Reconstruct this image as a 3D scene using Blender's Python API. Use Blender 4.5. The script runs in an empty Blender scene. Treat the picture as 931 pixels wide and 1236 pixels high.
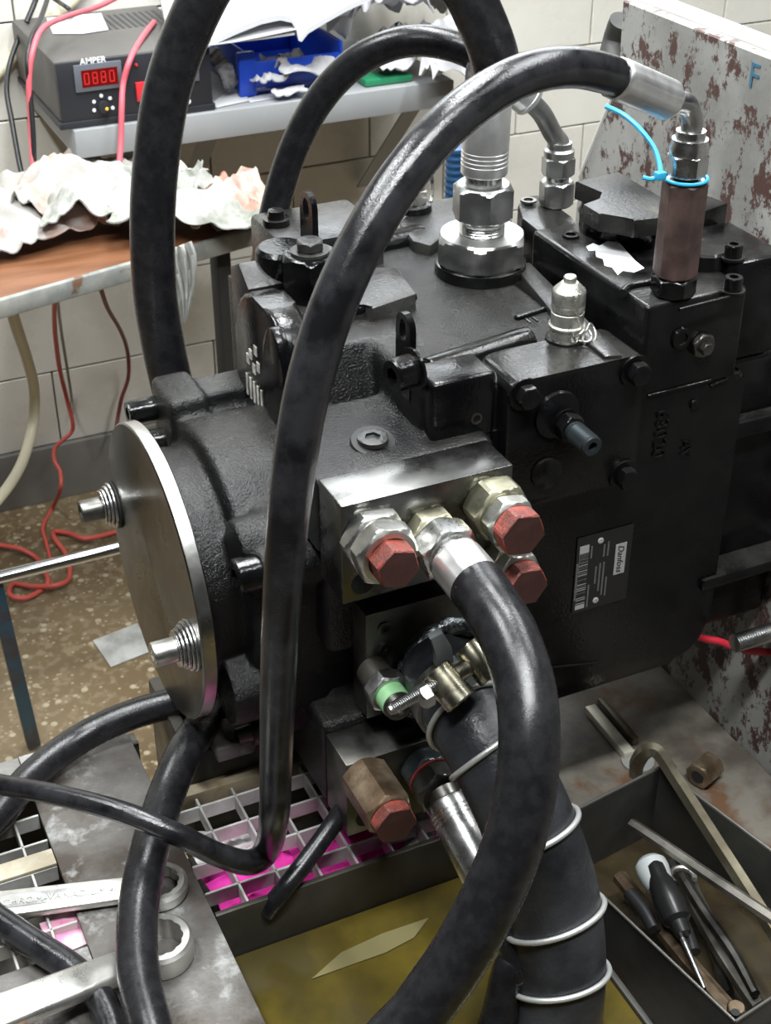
import bpy, bmesh, math, random
from mathutils import Vector, Matrix, noise
random.seed(7)
scene = bpy.context.scene
COL = scene.collection
V = Vector
# ---------------------------------------------------------------- camera
W, H, F = 931, 1236, 1750.0
PITCH, AZ = math.radians(32.5), math.radians(25)
HD = V((math.sin(AZ), math.cos(AZ), 0)); RT = V((math.cos(AZ), -math.sin(AZ), 0))
FW = HD*math.cos(PITCH) + V((0, 0, -math.sin(PITCH))); UP = RT.cross(FW)
CAM = V((-0.37893, -0.89581, 1.61457))
cd = bpy.data.cameras.new('camera'); cam = bpy.data.objects.new('camera', cd); COL.objects.link(cam)
cam.matrix_world = Matrix(((RT.x, UP.x, -FW.x, CAM.x), (RT.y, UP.y, -FW.y, CAM.y), (RT.z, UP.z, -FW.z, CAM.z), (0, 0, 0, 1)))
cd.sensor_fit = 'HORIZONTAL'; cd.sensor_width = 36; cd.lens = F/W*36
cd.clip_start = 0.02; cd.clip_end = 50
cd.dof.use_dof = True; cd.dof.focus_distance = 1.25; cd.dof.aperture_fstop = 26
scene.camera = cam
# ---------------------------------------------------------------- world, lamps, exposure
world = bpy.data.worlds.new('world'); scene.world = world; world.use_nodes = True
world.node_tree.nodes['Background'].inputs[0].default_value = (0.90, 0.90, 0.88, 1)
world.node_tree.nodes['Background'].inputs[1].default_value = 0.03
def lamp(name, loc, size, power, rot=(0, 0, 0), col=(0.96, 0.99, 1.0)):
    l = bpy.data.lights.new(name, 'AREA'); l.shape = 'RECTANGLE'; l.size, l.size_y = size; l.energy = power; l.color = col
    o = bpy.data.objects.new(name, l); o.location = loc; o.rotation_euler = rot; COL.objects.link(o); return o
lamp('ceiling_lamp_left', (-0.75, 0.55, 2.8), (0.16, 1.3), 48)
lamp('ceiling_lamp_middle', (0.45, 0.75, 2.8), (0.16, 1.3), 52)
lamp('ceiling_lamp_right', (1.45, 0.1, 2.8), (0.16, 1.3), 34)
lamp('ceiling_lamp_front', (-0.15, -0.8, 2.8), (1.3, 0.16), 66)
vs = scene.view_settings
vs.view_transform = 'Standard'; vs.look = 'None'; vs.gamma = 1; vs.exposure = 0.26; vs.use_curve_mapping = False

def P(px, py, x=None, y=None, z=None, d=None):
    """the point of the place seen at a photo pixel on the plane x=, y= or z= (or at a given depth)"""
    q = FW + RT*((px - W/2)/F) - UP*((py - H/2)/F)
    if x is not None: t = (x - CAM.x)/q.x
    elif y is not None: t = (y - CAM.y)/q.y
    elif z is not None: t = (z - CAM.z)/q.z
    else: t = d
    return CAM + q*t
# ---------------------------------------------------------------- materials
MATS = {}
def mat(name, c1, c2=None, scale=8, lo=0.4, hi=0.6, rough=(0.4, 0.5), metal=0.0, bump=0.0, bscale=60, rscale=None,
        c3=None, scale3=30, lo3=0.55, hi3=0.62, detail=6, emit=None, spec=None, coat=0, trans=0, ior=None, mscale=(1, 1, 1), dust=None, rg3=0.6):
    m = bpy.data.materials.new(name); m.use_nodes = True; nt = m.node_tree; N = nt.nodes; L = nt.links
    b = N['Principled BSDF']
    tc = N.new('ShaderNodeTexCoord'); mp = N.new('ShaderNodeMapping'); mp.inputs['Scale'].default_value = mscale
    L.new(tc.outputs['Object'], mp.inputs[0]); co = mp.outputs[0]
    def nz(s, d=detail, rg=0.6):
        n = N.new('ShaderNodeTexNoise'); n.inputs['Scale'].default_value = s; n.inputs['Detail'].default_value = d; n.inputs['Roughness'].default_value = rg
        L.new(co, n.inputs['Vector']); return n.outputs['Fac']
    def ramp(fac, a, c, ca, cb):
        r = N.new('ShaderNodeValToRGB'); L.new(fac, r.inputs[0]); e = r.color_ramp.elements
        e[0].position, e[1].position = a, c; e[0].color, e[1].color = ca, cb; return r.outputs[0]
    R4 = lambda c: (c[0], c[1], c[2], 1)
    colr = None
    if c2:
        colr = ramp(nz(scale), lo, hi, R4(c1), R4(c2))
        if c3:
            f = ramp(nz(scale3, detail, rg3), lo3, hi3, (0, 0, 0, 1), (1, 1, 1, 1))
            mx = N.new('ShaderNodeMixRGB'); L.new(f, mx.inputs[0]); L.new(colr, mx.inputs[1]); mx.inputs[2].default_value = R4(c3); colr = mx.outputs[0]
        if dust:      # settled workshop dust on faces that look up
            ge = N.new('ShaderNodeNewGeometry'); sx = N.new('ShaderNodeSeparateXYZ'); L.new(ge.outputs['True Normal'], sx.inputs[0])
            up_ = ramp(sx.outputs['Z'], 0.75, 0.97, (0, 0, 0, 1), (1, 1, 1, 1)); pat = ramp(nz(dust[2]), 0.36, 0.66, (dust[3],)*3+(1,), (dust[1],)*3+(1,))
            mm = N.new('ShaderNodeMath'); mm.operation = 'MULTIPLY'; L.new(up_, mm.inputs[0]); L.new(pat, mm.inputs[1])
            mx = N.new('ShaderNodeMixRGB'); L.new(mm.outputs[0], mx.inputs[0]); L.new(colr, mx.inputs[1]); mx.inputs[2].default_value = R4(dust[0]); colr = mx.outputs[0]
        L.new(colr, b.inputs['Base Color'])
    else: b.inputs['Base Color'].default_value = R4(c1)
    b.inputs['Metallic'].default_value = metal
    if rough[0] != rough[1]:
        L.new(ramp(nz(rscale or scale*1.7), 0.35, 0.65, R4((rough[0],)*3), R4((rough[1],)*3)), b.inputs['Roughness'])
    else: b.inputs['Roughness'].default_value = rough[0]
    if bump:
        bp = N.new('ShaderNodeBump'); bp.inputs['Strength'].default_value = bump; bp.inputs['Distance'].default_value = 0.002
        L.new(nz(bscale, 3), bp.inputs['Height']); L.new(bp.outputs[0], b.inputs['Normal'])
    if emit: b.inputs['Emission Color'].default_value = R4(emit[0]); b.inputs['Emission Strength'].default_value = emit[1]
    if spec is not None: b.inputs['Specular IOR Level'].default_value = spec
    if coat: b.inputs['Coat Weight'].default_value = coat; b.inputs['Coat Roughness'].default_value = 0.12
    if trans: b.inputs['Transmission Weight'].default_value = trans
    if ior: b.inputs['IOR'].default_value = ior
    MATS[name] = m; return m
black = mat('black_gloss_paint', (0.002, 0.002, 0.0024), (0.006, 0.006, 0.006), 14, rough=(0.10, 0.30), bump=0.16, bscale=260, rscale=18, spec=0.32, dust=((0.07, 0.068, 0.06), 0.35, 16, 0.0))
cast = mat('black_cast_paint', (0.003, 0.003, 0.0035), (0.009, 0.009, 0.009), 12, rough=(0.13, 0.32), bump=0.8, bscale=480, rscale=14, spec=0.42, dust=((0.055, 0.052, 0.044), 0.32, 13, 0.0))
dusty = mat('dusty_black_paint', (0.010, 0.010, 0.010), (0.040, 0.039, 0.035), 9, 0.42, 0.68, rough=(0.25, 0.5), bump=0.35, bscale=260,
            c3=(0.11, 0.10, 0.075), scale3=13, lo3=0.62, hi3=0.74)
gskt = mat('gasket_black', (0.01, 0.01, 0.01), rough=(0.6, 0.6))
rubber = mat('black_rubber', (0.008, 0.008, 0.009), (0.014, 0.014, 0.0155), 70, rough=(0.22, 0.30), bump=0.10, bscale=900, spec=0.42)
rubbergloss = mat('black_oily_rubber', (0.006, 0.006, 0.007), (0.02, 0.02, 0.022), 30, rough=(0.07, 0.22), bump=0.16, bscale=700, rscale=90)
rubberdull = mat('dull_grey_rubber', (0.022, 0.022, 0.020), (0.04, 0.04, 0.036), 30, rough=(0.5, 0.65), bump=0.2, bscale=500)
steel = mat('machined_steel', (0.13, 0.13, 0.125), (0.22, 0.218, 0.21), 12, rough=(0.22, 0.36), metal=1, bump=0.05, bscale=400)
darksteel = mat('dark_steel', (0.11, 0.108, 0.10), (0.22, 0.212, 0.195), 14, rough=(0.28, 0.5), metal=1, bump=0.06, bscale=300)
discsteel = mat('turned_disc_steel', (0.17, 0.165, 0.15), (0.27, 0.26, 0.24), 7, rough=(0.26, 0.40), metal=1, bump=0.04, bscale=500)
_b = discsteel.node_tree.nodes['Principled BSDF']; _b.inputs['Anisotropic'].default_value = 0.75
_t = discsteel.node_tree.nodes.new('ShaderNodeTangent'); _t.direction_type = 'RADIAL'; _t.axis = 'X'
discsteel.node_tree.links.new(_t.outputs[0], _b.inputs['Tangent'])
rimsteel = mat('bright_turned_rim', (0.60, 0.59, 0.56), (0.42, 0.41, 0.385), 16, rough=(0.24, 0.38), metal=1)
zinc = mat('bright_zinc', (0.56, 0.56, 0.55), (0.68, 0.68, 0.665), 40, rough=(0.22, 0.32), metal=1)
alu = mat('pale_ferrule_metal', (0.66, 0.66, 0.65), (0.76, 0.76, 0.75), 40, rough=(0.32, 0.42), metal=0.9)
zincdull = mat('dull_zinc', (0.34, 0.345, 0.34), (0.50, 0.50, 0.485), 25, rough=(0.28, 0.46), metal=1, bump=0.08, bscale=300)
whitezinc = mat('white_zinc', (0.52, 0.52, 0.48), (0.64, 0.645, 0.61), 30, rough=(0.26, 0.40), metal=1.0, bump=0.05, bscale=250)
yellowzinc = mat('yellow_zinc', (0.44, 0.42, 0.30), (0.57, 0.555, 0.44), 30, rough=(0.28, 0.44), metal=1.0, bump=0.05, bscale=250)
brass = mat('dirty_brown_steel', (0.17, 0.115, 0.07), (0.33, 0.26, 0.18), 28, rough=(0.32, 0.55), metal=0.8, bump=0.1, bscale=300)
redbrown = mat('brown_painted_hex', (0.075, 0.05, 0.045), (0.14, 0.09, 0.078), 30, rough=(0.38, 0.55), metal=0.55, bump=0.1, bscale=300)
redcap = mat('red_lead_paint', (0.26, 0.045, 0.030), (0.12, 0.034, 0.026), 60, rough=(0.40, 0.6), bump=0.5, bscale=400)
redcapend = mat('dark_red_end_face', (0.052, 0.018, 0.014), (0.035, 0.013, 0.011), 50, rough=(0.45, 0.6), bump=0.15, bscale=300)
redline = mat('red_marker_line', (0.32, 0.035, 0.03), rough=(0.5, 0.5))
nickel = mat('nickel_coupler', (0.55, 0.54, 0.49), (0.74, 0.73, 0.68), 40, rough=(0.22, 0.4), metal=0.9, bump=0.3, bscale=900)
wire = mat('galvanised_wire', (0.55, 0.56, 0.54), rough=(0.35, 0.35), metal=0.6)
rust = mat('chipped_grey_paint', (0.19, 0.19, 0.178), (0.29, 0.292, 0.278), 9, rough=(0.42, 0.6), bump=0.25, bscale=90,
           c3=(0.062, 0.030, 0.025), scale3=34, lo3=0.515, hi3=0.545, detail=10, mscale=(1, 1, 0.72), rg3=0.76)
rustdark = mat('worn_dark_deck', (0.075, 0.065, 0.052), (0.17, 0.155, 0.13), 13, rough=(0.32, 0.55), bump=0.2, bscale=120,
               c3=(0.12, 0.065, 0.035), scale3=16, lo3=0.54, hi3=0.66)
deckplate = mat('stained_steel_plate', (0.060, 0.047, 0.038), (0.17, 0.165, 0.155), 8, 0.42, 0.6, rough=(0.35, 0.6), metal=0.25, bump=0.3, bscale=160,
                c3=(0.30, 0.30, 0.29), scale3=30, lo3=0.55, hi3=0.66, detail=10)
traymat = mat('grey_tray_sheet', (0.045, 0.045, 0.042), (0.085, 0.083, 0.075), 8, rough=(0.38, 0.55), metal=0.5, bump=0.05, bscale=100)
pitmat = mat('oily_pit_wall', (0.03, 0.028, 0.022), (0.055, 0.05, 0.038), 9, rough=(0.3, 0.5), metal=0.2)
oilm = mat('yellow_oil', (0.090, 0.067, 0.012), (0.05, 0.039, 0.010), 9, rough=(0.12, 0.2), spec=0.3, bump=0.02, bscale=30, c3=(0.05, 0.04, 0.015), scale3=14, lo3=0.5, hi3=0.75)
toolchrome = mat('satin_chrome_tool', (0.52, 0.51, 0.48), (0.68, 0.67, 0.63), 22, rough=(0.26, 0.42), metal=0.9, bump=0.05, bscale=300)
toolgrey = mat('worn_tool_steel', (0.20, 0.19, 0.165), (0.36, 0.34, 0.30), 22, rough=(0.3, 0.5), metal=0.9)
tilem = mat('white_wall_tile', (0.66, 0.638, 0.572), (0.72, 0.703, 0.642), 3, rough=(0.22, 0.34))
grout = mat('grey_grout', (0.20, 0.19, 0.17), rough=(0.8, 0.8))
skirt = mat('grey_painted_plinth', (0.16, 0.155, 0.14), (0.22, 0.21, 0.19), 4, rough=(0.5, 0.6))
white = mat('white_paper', (0.60, 0.61, 0.63), rough=(0.7, 0.7))
shelfm = mat('grey_shelf_paint', (0.27, 0.28, 0.285), (0.31, 0.32, 0.325), 3, rough=(0.4, 0.5))
psu = mat('dark_grey_case', (0.085, 0.082, 0.076), (0.105, 0.10, 0.094), 6, rough=(0.5, 0.6))
psufront = mat('black_front_panel', (0.018, 0.019, 0.024), rough=(0.45, 0.45))
greyplastic = mat('grey_bezel', (0.11, 0.12, 0.14), rough=(0.45, 0.45))
ledm = mat('red_display', (0.13, 0.004, 0.004), rough=(0.2, 0.2))
ledon = mat('lit_red_segment', (0.5, 0.02, 0.02), rough=(0.4, 0.4), emit=((1, 0.03, 0.02), 0.16))
redp = mat('red_plastic', (0.62, 0.03, 0.04), rough=(0.35, 0.35))
whitep = mat('white_plastic', (0.75, 0.75, 0.75), rough=(0.4, 0.4))
yellowp = mat('yellow_plastic', (0.7, 0.5, 0.05), rough=(0.4, 0.4))
redcable = mat('red_cable', (0.62, 0.12, 0.15), rough=(0.45, 0.45))
redcord = mat('salmon_red_cord', (0.52, 0.085, 0.065), rough=(0.5, 0.5))
blackcable = mat('black_cable', (0.015, 0.015, 0.016), rough=(0.4, 0.4))
creamhose = mat('cream_plastic_hose', (0.58, 0.54, 0.40), rough=(0.45, 0.45))
bluebin = mat('blue_bin_plastic', (0.012, 0.06, 0.48), rough=(0.32, 0.32))
bluehose = mat('blue_ribbed_plastic', (0.02, 0.07, 0.16), rough=(0.4, 0.4))
greenp = mat('green_plastic', (0.02, 0.20, 0.09), rough=(0.35, 0.35))
greentape = mat('green_thread_tape', (0.16, 0.34, 0.16), (0.22, 0.40, 0.21), 60, rough=(0.6, 0.6))
bluetie = mat('blue_cable_tie', (0.03, 0.35, 0.62), rough=(0.35, 0.35))
blueleg = mat('chipped_blue_paint', (0.02, 0.085, 0.14), (0.05, 0.05, 0.06), 20, 0.45, 0.6, rough=(0.4, 0.5), metal=0.2)
ragm = mat('printed_rag', (0.34, 0.325, 0.30), (0.44, 0.43, 0.41), 7, rough=(0.85, 0.85), c3=(0.40, 0.22, 0.165), scale3=15, lo3=0.52, hi3=0.68, bump=0.4, bscale=120)
ragp = mat('pink_flowered_rag', (0.46, 0.43, 0.38), (0.46, 0.20, 0.15), 14, 0.44, 0.62, rough=(0.85, 0.85), bump=0.3, bscale=120)
ragg = mat('grey_green_print_rag', (0.40, 0.40, 0.38), (0.19, 0.20, 0.165), 16, 0.46, 0.66, rough=(0.85, 0.85), bump=0.3, bscale=120)
ragw = mat('plain_white_rag', (0.46, 0.46, 0.47), (0.34, 0.34, 0.355), 12, rough=(0.9, 0.9), bump=0.3, bscale=150)
magenta = mat('magenta_cloth', (0.55, 0.012, 0.25), (0.70, 0.03, 0.36), 20, rough=(0.75, 0.75))
pinkwhite = mat('pink_white_cloth', (0.62, 0.60, 0.60), (0.55, 0.10, 0.30), 24, 0.5, 0.62, rough=(0.8, 0.8))
wood = mat('brown_table_board', (0.14, 0.055, 0.022), (0.20, 0.085, 0.04), 6, rough=(0.4, 0.5), mscale=(1, 6, 1))
edgeband = mat('worn_grey_table_edge', (0.30, 0.30, 0.27), (0.20, 0.21, 0.20), 22, rough=(0.5, 0.6), c3=(0.14, 0.08, 0.05), scale3=20, lo3=0.6, hi3=0.66)
card = mat('brown_cardboard', (0.33, 0.29, 0.23), (0.38, 0.34, 0.27), 5, rough=(0.8, 0.8))
legblack = mat('black_table_leg', (0.02, 0.019, 0.018), rough=(0.5, 0.5))
greymetal = mat('grey_bracket', (0.25, 0.25, 0.235), rough=(0.45, 0.45))
chromebar = mat('chromed_bar', (0.62, 0.63, 0.64), rough=(0.14, 0.14), metal=1)
tape = mat('grey_tape', (0.10, 0.105, 0.11), rough=(0.6, 0.6))
paintwhite = mat('white_stencil_paint', (0.62, 0.60, 0.55), (0.3, 0.28, 0.25), 80, rough=(0.7, 0.7))
tagblack = mat('name_plate_black', (0.012, 0.012, 0.012), rough=(0.4, 0.4))
tagwhite = mat('name_plate_print', (0.34, 0.34, 0.33), rough=(0.5, 0.5))
tagdim = mat('name_plate_small_print', (0.12, 0.12, 0.12), rough=(0.5, 0.5))
scrap = mat('worn_aluminium_sheet', (0.30, 0.30, 0.28), (0.50, 0.50, 0.48), 14, rough=(0.5, 0.6), metal=0.3)
galv = mat('galvanised_grating', (0.56, 0.56, 0.54), (0.40, 0.39, 0.37), 20, rough=(0.45, 0.6), metal=0.4)
creamw = mat('cream_wrapper', (0.55, 0.50, 0.38), rough=(0.6, 0.6))
bluepen = mat('blue_marker', (0.035, 0.12, 0.19), rough=(0.6, 0.6))
# terrazzo: brown ground with pale chips
tz = bpy.data.materials.new('brown_terrazzo'); tz.use_nodes = True
nt = tz.node_tree; N = nt.nodes; L = nt.links; b = N['Principled BSDF']; tc = N.new('ShaderNodeTexCoord')
def vor(s, feat='F1'):
    v = N.new('ShaderNodeTexVoronoi'); v.inputs['Scale'].default_value = s; v.feature = feat; L.new(tc.outputs['Object'], v.inputs['Vector']); return v
def rmp(src, a, c, ca, cb):
    r = N.new('ShaderNodeValToRGB'); L.new(src, r.inputs[0]); r.color_ramp.elements[0].position = a; r.color_ramp.elements[1].position = c
    r.color_ramp.elements[0].color = ca; r.color_ramp.elements[1].color = cb; return r.outputs[0]
def mixc(f, a, c):
    m = N.new('ShaderNodeMixRGB'); L.new(f, m.inputs[0])
    for i, s in ((1, a), (2, c)):
        if isinstance(s, tuple): m.inputs[i].default_value = s
        else: L.new(s, m.inputs[i])
    return m.outputs[0]
n0 = N.new('ShaderNodeTexNoise'); n0.inputs['Scale'].default_value = 3; L.new(tc.outputs['Object'], n0.inputs['Vector'])
base = rmp(n0.outputs['Fac'], 0.35, 0.65, (0.105, 0.072, 0.036, 1), (0.165, 0.12, 0.066, 1))
n1 = N.new('ShaderNodeTexNoise'); n1.inputs['Scale'].default_value = 55; L.new(tc.outputs['Object'], n1.inputs['Vector'])
base = mixc(rmp(n1.outputs['Fac'], 0.5, 0.62, (0, 0, 0, 1), (1, 1, 1, 1)), base, (0.20, 0.155, 0.095, 1))
v1 = vor(42); c1 = mixc(rmp(v1.outputs['Distance'], 0.20, 0.30, (1, 1, 1, 1), (0, 0, 0, 1)), base, (0.36, 0.31, 0.215, 1))
sep = N.new('ShaderNodeSeparateColor'); L.new(v1.outputs['Color'], sep.inputs[0])
c2 = mixc(rmp(sep.outputs[0], 0.40, 0.45, (0, 0, 0, 1), (1, 1, 1, 1)), base, c1)
v2 = vor(95); sep2 = N.new('ShaderNodeSeparateColor'); L.new(v2.outputs['Color'], sep2.inputs[0])
c3_ = mixc(rmp(v2.outputs['Distance'], 0.22, 0.32, (1, 1, 1, 1), (0, 0, 0, 1)), c2, (0.30, 0.25, 0.16, 1))
L.new(mixc(rmp(sep2.outputs[1], 0.55, 0.6, (0, 0, 0, 1), (1, 1, 1, 1)), c2, c3_), b.inputs['Base Color'])
b.inputs['Roughness'].default_value = 0.38
# ---------------------------------------------------------------- mesh helpers (all in world coordinates, origins are set at the end)
def link(name, me, m=None, parent=None, smooth=35):
    o = bpy.data.objects.new(name, me); COL.objects.link(o)
    if m is not None: me.materials.append(m)
    if smooth:
        for p in me.polygons: p.use_smooth = True
        me.set_sharp_from_angle(angle=math.radians(smooth))
    o['_world'] = 1
    if parent is not None: o['_par'] = parent.name
    return o
def fin(name, bm, m=None, parent=None, smooth=35):
    bmesh.ops.recalc_face_normals(bm, faces=bm.faces)
    me = bpy.data.meshes.new(name); bm.to_mesh(me); bm.free(); return link(name, me, m, parent, smooth)
def thing(name, label, cat, group=None):
    o = bpy.data.objects.new(name, None); COL.objects.link(o); o.empty_display_size = 0.02
    return tag(o, label, cat, group)
def tag(o, label, cat, group=None, kind=None):
    o['label'] = label; o['category'] = cat
    if group: o['group'] = group
    if kind: o['kind'] = kind
    return o
def structure(o): o['kind'] = 'structure'; return o
def frame(d, hint=None):
    d = V(d).normalized(); a = V(hint) if hint else (V((0, 0, 1)) if abs(d.z) < 0.9 else V((1, 0, 0)))
    u = (a - d*a.dot(d)).normalized(); return u, d.cross(u)
def b_box(bm, x0, x1, y0, y1, z0, z1, bev=0, seg=2):
    r = bmesh.ops.create_cube(bm, size=1)
    vs_ = r['verts']
    bmesh.ops.scale(bm, vec=(x1-x0, y1-y0, z1-z0), verts=vs_); bmesh.ops.translate(bm, vec=((x0+x1)/2, (y0+y1)/2, (z0+z1)/2), verts=vs_)
    if bev: bmesh.ops.bevel(bm, geom=list({e for v in vs_ for e in v.link_edges}), offset=bev, segments=seg, affect='EDGES', profile=0.5)
def b_obox(bm, c, ux, uy, uz, sx, sy, sz, bev=0, seg=2):
    """oriented box: centre, three axes, full sizes"""
    r = bmesh.ops.create_cube(bm, size=1); vs_ = r['verts']
    bmesh.ops.scale(bm, vec=(sx, sy, sz), verts=vs_)
    if bev:
        g = bmesh.ops.bevel(bm, geom=list({e for v in vs_ for e in v.link_edges}), offset=bev, segments=seg, affect='EDGES', profile=0.5)
        vs_ = list({v for f in g['faces'] for v in f.verts} | {v for v in vs_ if v.is_valid})
    ux, uy, uz = V(ux), V(uy), V(uz)
    M = Matrix(((ux.x, uy.x, uz.x, c[0]), (ux.y, uy.y, uz.y, c[1]), (ux.z, uy.z, uz.z, c[2]), (0, 0, 0, 1)))
    bmesh.ops.transform(bm, matrix=M, verts=vs_)
def b_rings(bm, rings, cap=True, closed=False):
    vr = [[bm.verts.new(p) for p in r] for r in rings]; n = len(vr[0]); m = len(vr)
    for i in range(m if closed else m-1):
        a, c = vr[i], vr[(i+1) % m]
        for j in range(n): bm.faces.new((a[j], a[(j+1) % n], c[(j+1) % n], c[j]))
    if cap and not closed:
        bm.faces.new(vr[0][::-1]); bm.faces.new(vr[-1])
def b_lathe(bm, p0, d, prof, n=32, rot=0):
    """prof: (distance along d, radius) from p0; radius 0 is widened to a pin point"""
    p0 = V(p0); d = V(d).normalized(); u, w = frame(d)
    rings = []
    for t, r in prof:
        r = max(r, 1e-5); rings.append([p0 + d*t + (u*math.cos(rot+2*math.pi*k/n) + w*math.sin(rot+2*math.pi*k/n))*r for k in range(n)])
    b_rings(bm, rings)
def b_hex(bm, p0, d, length, af, rot=0, ch0=True, ch1=True, sub=4, bore=0, bdepth=0, hint=None, soft=0.93):
    """hexagon bar across-flats af with turned (coned) ends; optional bore in the far end"""
    p0 = V(p0); d = V(d).normalized(); u, w = frame(d, hint); R = af/2; n = 6*2*sub
    def hexr(a):
        a = (a - rot) % (math.pi/3); return R/math.cos(a - math.pi/6)
    cd_ = R*0.16
    st = []
    if ch0: st += [(0, R*soft), (cd_*0.33, R*(soft+0.07)), (cd_*0.66, R*(soft+0.14)), (cd_, R*1.2)]
    else: st += [(0, R*1.2)]
    if ch1: st += [(length-cd_, R*1.2), (length-cd_*0.66, R*(soft+0.14)), (length-cd_*0.33, R*(soft+0.07)), (length, R*soft)]
    else: st += [(length, R*1.2)]
    if bore: st += [(length, bore), (length-bdepth, bore*0.98)]
    rings = []
    for t, rm in st:
        rings.append([p0 + d*t + (u*math.cos(a) + w*math.sin(a))*min(hexr(a), rm) for a in [2*math.pi*k/n for k in range(n)]])
    b_rings(bm, rings)
def catmull(pts, sub=8):
    """pts: list of (Vector, radius) -> densely sampled list"""
    out = []; n = len(pts)
    for i in range(n-1):
        a = pts[max(i-1, 0)]; b_ = pts[i]; c = pts[i+1]; e = pts[min(i+2, n-1)]
        for k in range(sub):
            t = k/sub
            f = lambda A, B, C, D: 0.5*((2*B) + (C-A)*t + (2*A-5*B+4*C-D)*t*t + (3*B-A-3*C+D)*t*t*t)
            out.append((f(a[0], b_[0], c[0], e[0]), b_[1]*(1-t)+c[1]*t))
    out.append(pts[-1]); return out
def b_tube(bm, pts, r=None, n=20, sub=8, closed=False, smooth_path=True, squash=1.0):
    pts = [(V(p), r) if not isinstance(p, tuple) or len(p) != 2 else (V(p[0]), p[1]) for p in pts]
    s = catmull(pts, sub) if smooth_path else pts
    u = None; rings = []
    for i, (p, rr) in enumerate(s):
        t = (s[min(i+1, len(s)-1)][0] - s[max(i-1, 0)][0]).normalized()
        if u is None: u, w = frame(t)
        else: u = (u - t*u.dot(t)).normalized()
        w = t.cross(u)
        rings.append([p + (u*math.cos(2*math.pi*k/n) + w*math.sin(2*math.pi*k/n)*squash)*rr for k in range(n)])
    b_rings(bm, rings, closed=closed)
def b_ext(bm, pts, off, bev=0, seg=2):
    """extrude a planar outline (3D points) by the vector off"""
    off = V(off); a = [bm.verts.new(p) for p in pts]; c = [bm.verts.new(V(p)+off) for p in pts]; n = len(a)
    fs = [bm.faces.new(a[::-1]), bm.faces.new(c)] + [bm.faces.new((a[i], a[(i+1) % n], c[(i+1) % n], c[i])) for i in range(n)]
    if bev: bmesh.ops.bevel(bm, geom=list({e for f in fs for e in f.edges}), offset=bev, segments=seg, affect='EDGES', profile=0.5)
def mk(fn, name, m, parent=None, smooth=35, *a, **k):
    bm = bmesh.new(); fn(bm, *a, **k); return fin(name, bm, m, parent, smooth)
def box(name, m, parent, *a, bev=0.002, seg=2): return mk(b_box, name, m, parent, 35, *a, bev=bev, seg=seg)
def lathe(name, m, parent, p0, d, prof, n=32, smooth=35): return mk(b_lathe, name, m, parent, smooth, p0, d, prof, n)
def hexa(name, m, parent, p0, d, length, af, **k): return mk(b_hex, name, m, parent, 25, p0, d, length, af, **k)
def tube(name, m, parent, pts, r=None, **k): return mk(b_tube, name, m, parent, 50, pts, r, **k)
def rr_poly(y0, y1, z0, z1, r, n=6, rad=None):
    """rounded rectangle outline (a, b)"""
    rs = rad or (r, r, r, r); out = []
    for (cx, cy, a0, q) in ((y1-rs[0], z1-rs[0], 0, rs[0]), (y0+rs[1], z1-rs[1], 90, rs[1]), (y0+rs[2], z0+rs[2], 180, rs[2]), (y1-rs[3], z0+rs[3], 270, rs[3])):
        for k in range(n+1):
            a = math.radians(a0 + 90*k/n); out.append((cx+q*math.cos(a), cy+q*math.sin(a)))
    return out
def remeshed(name, bm, m, parent, voxel=0.004, it=3, smooth=40):
    """fuse overlapping casting volumes into one skin with soft fillets"""
    bmesh.ops.recalc_face_normals(bm, faces=bm.faces)
    me = bpy.data.meshes.new('t'); bm.to_mesh(me); bm.free(); o = bpy.data.objects.new('t', me); COL.objects.link(o)
    r = o.modifiers.new('r', 'REMESH'); r.mode = 'VOXEL'; r.voxel_size = voxel
    s = o.modifiers.new('s', 'SMOOTH'); s.iterations = it; s.factor = 0.5
    dg = bpy.context.evaluated_depsgraph_get(); me2 = bpy.data.meshes.new_from_object(o.evaluated_get(dg)); me2.name = name
    bpy.data.objects.remove(o); me2.materials.clear()
    return link(name, me2, m, parent, smooth)
def cap_screw(parent, p, d, r=0.009, h=0.016, m=None, washer=True, name='cap_screw', hexname='socket'):
    """socket head screw: p on the clamped face, d out of the face"""
    m = m or black; d = V(d).normalized(); t0 = 0.0
    if washer:
        lathe('washer', m, parent, p, d, [(0, r*0.6), (0, r*1.35), (0.0025, r*1.35), (0.0025, r*0.6)], 24); t0 = 0.0025
    bm = bmesh.new(); n = 24; u, w = frame(d); p = V(p) + d*t0
    rings = []
    for t, rr, hx in [(0, r, 0), (h*0.92, r, 0), (h, r*0.93, 0), (h, r*0.52, 1), (h*0.45, r*0.5, 1)]:
        ring = []
        for k in range(n):
            a = 2*math.pi*k/n; q = rr
            if hx: q = rr*0.9/math.cos(((a % (math.pi/3)) - math.pi/6))
            ring.append(p + d*t + (u*math.cos(a) + w*math.sin(a))*q)
        rings.append(ring)
    b_rings(bm, rings); return fin(name, bm, m, parent, 30)
def hex_bolt(parent, p, d, af=0.019, h=0.009, m=None, rot=0.3, washer=True):
    m = m or black
    if washer: lathe('washer', m, parent, p, d, [(0, af*0.3), (0, af*0.78), (0.0025, af*0.78), (0.0025, af*0.3)], 24)
    return hexa('hex_bolt', m, parent, V(p) + V(d).normalized()*(0.0025 if washer else 0), d, h, af, rot=rot)
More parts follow.
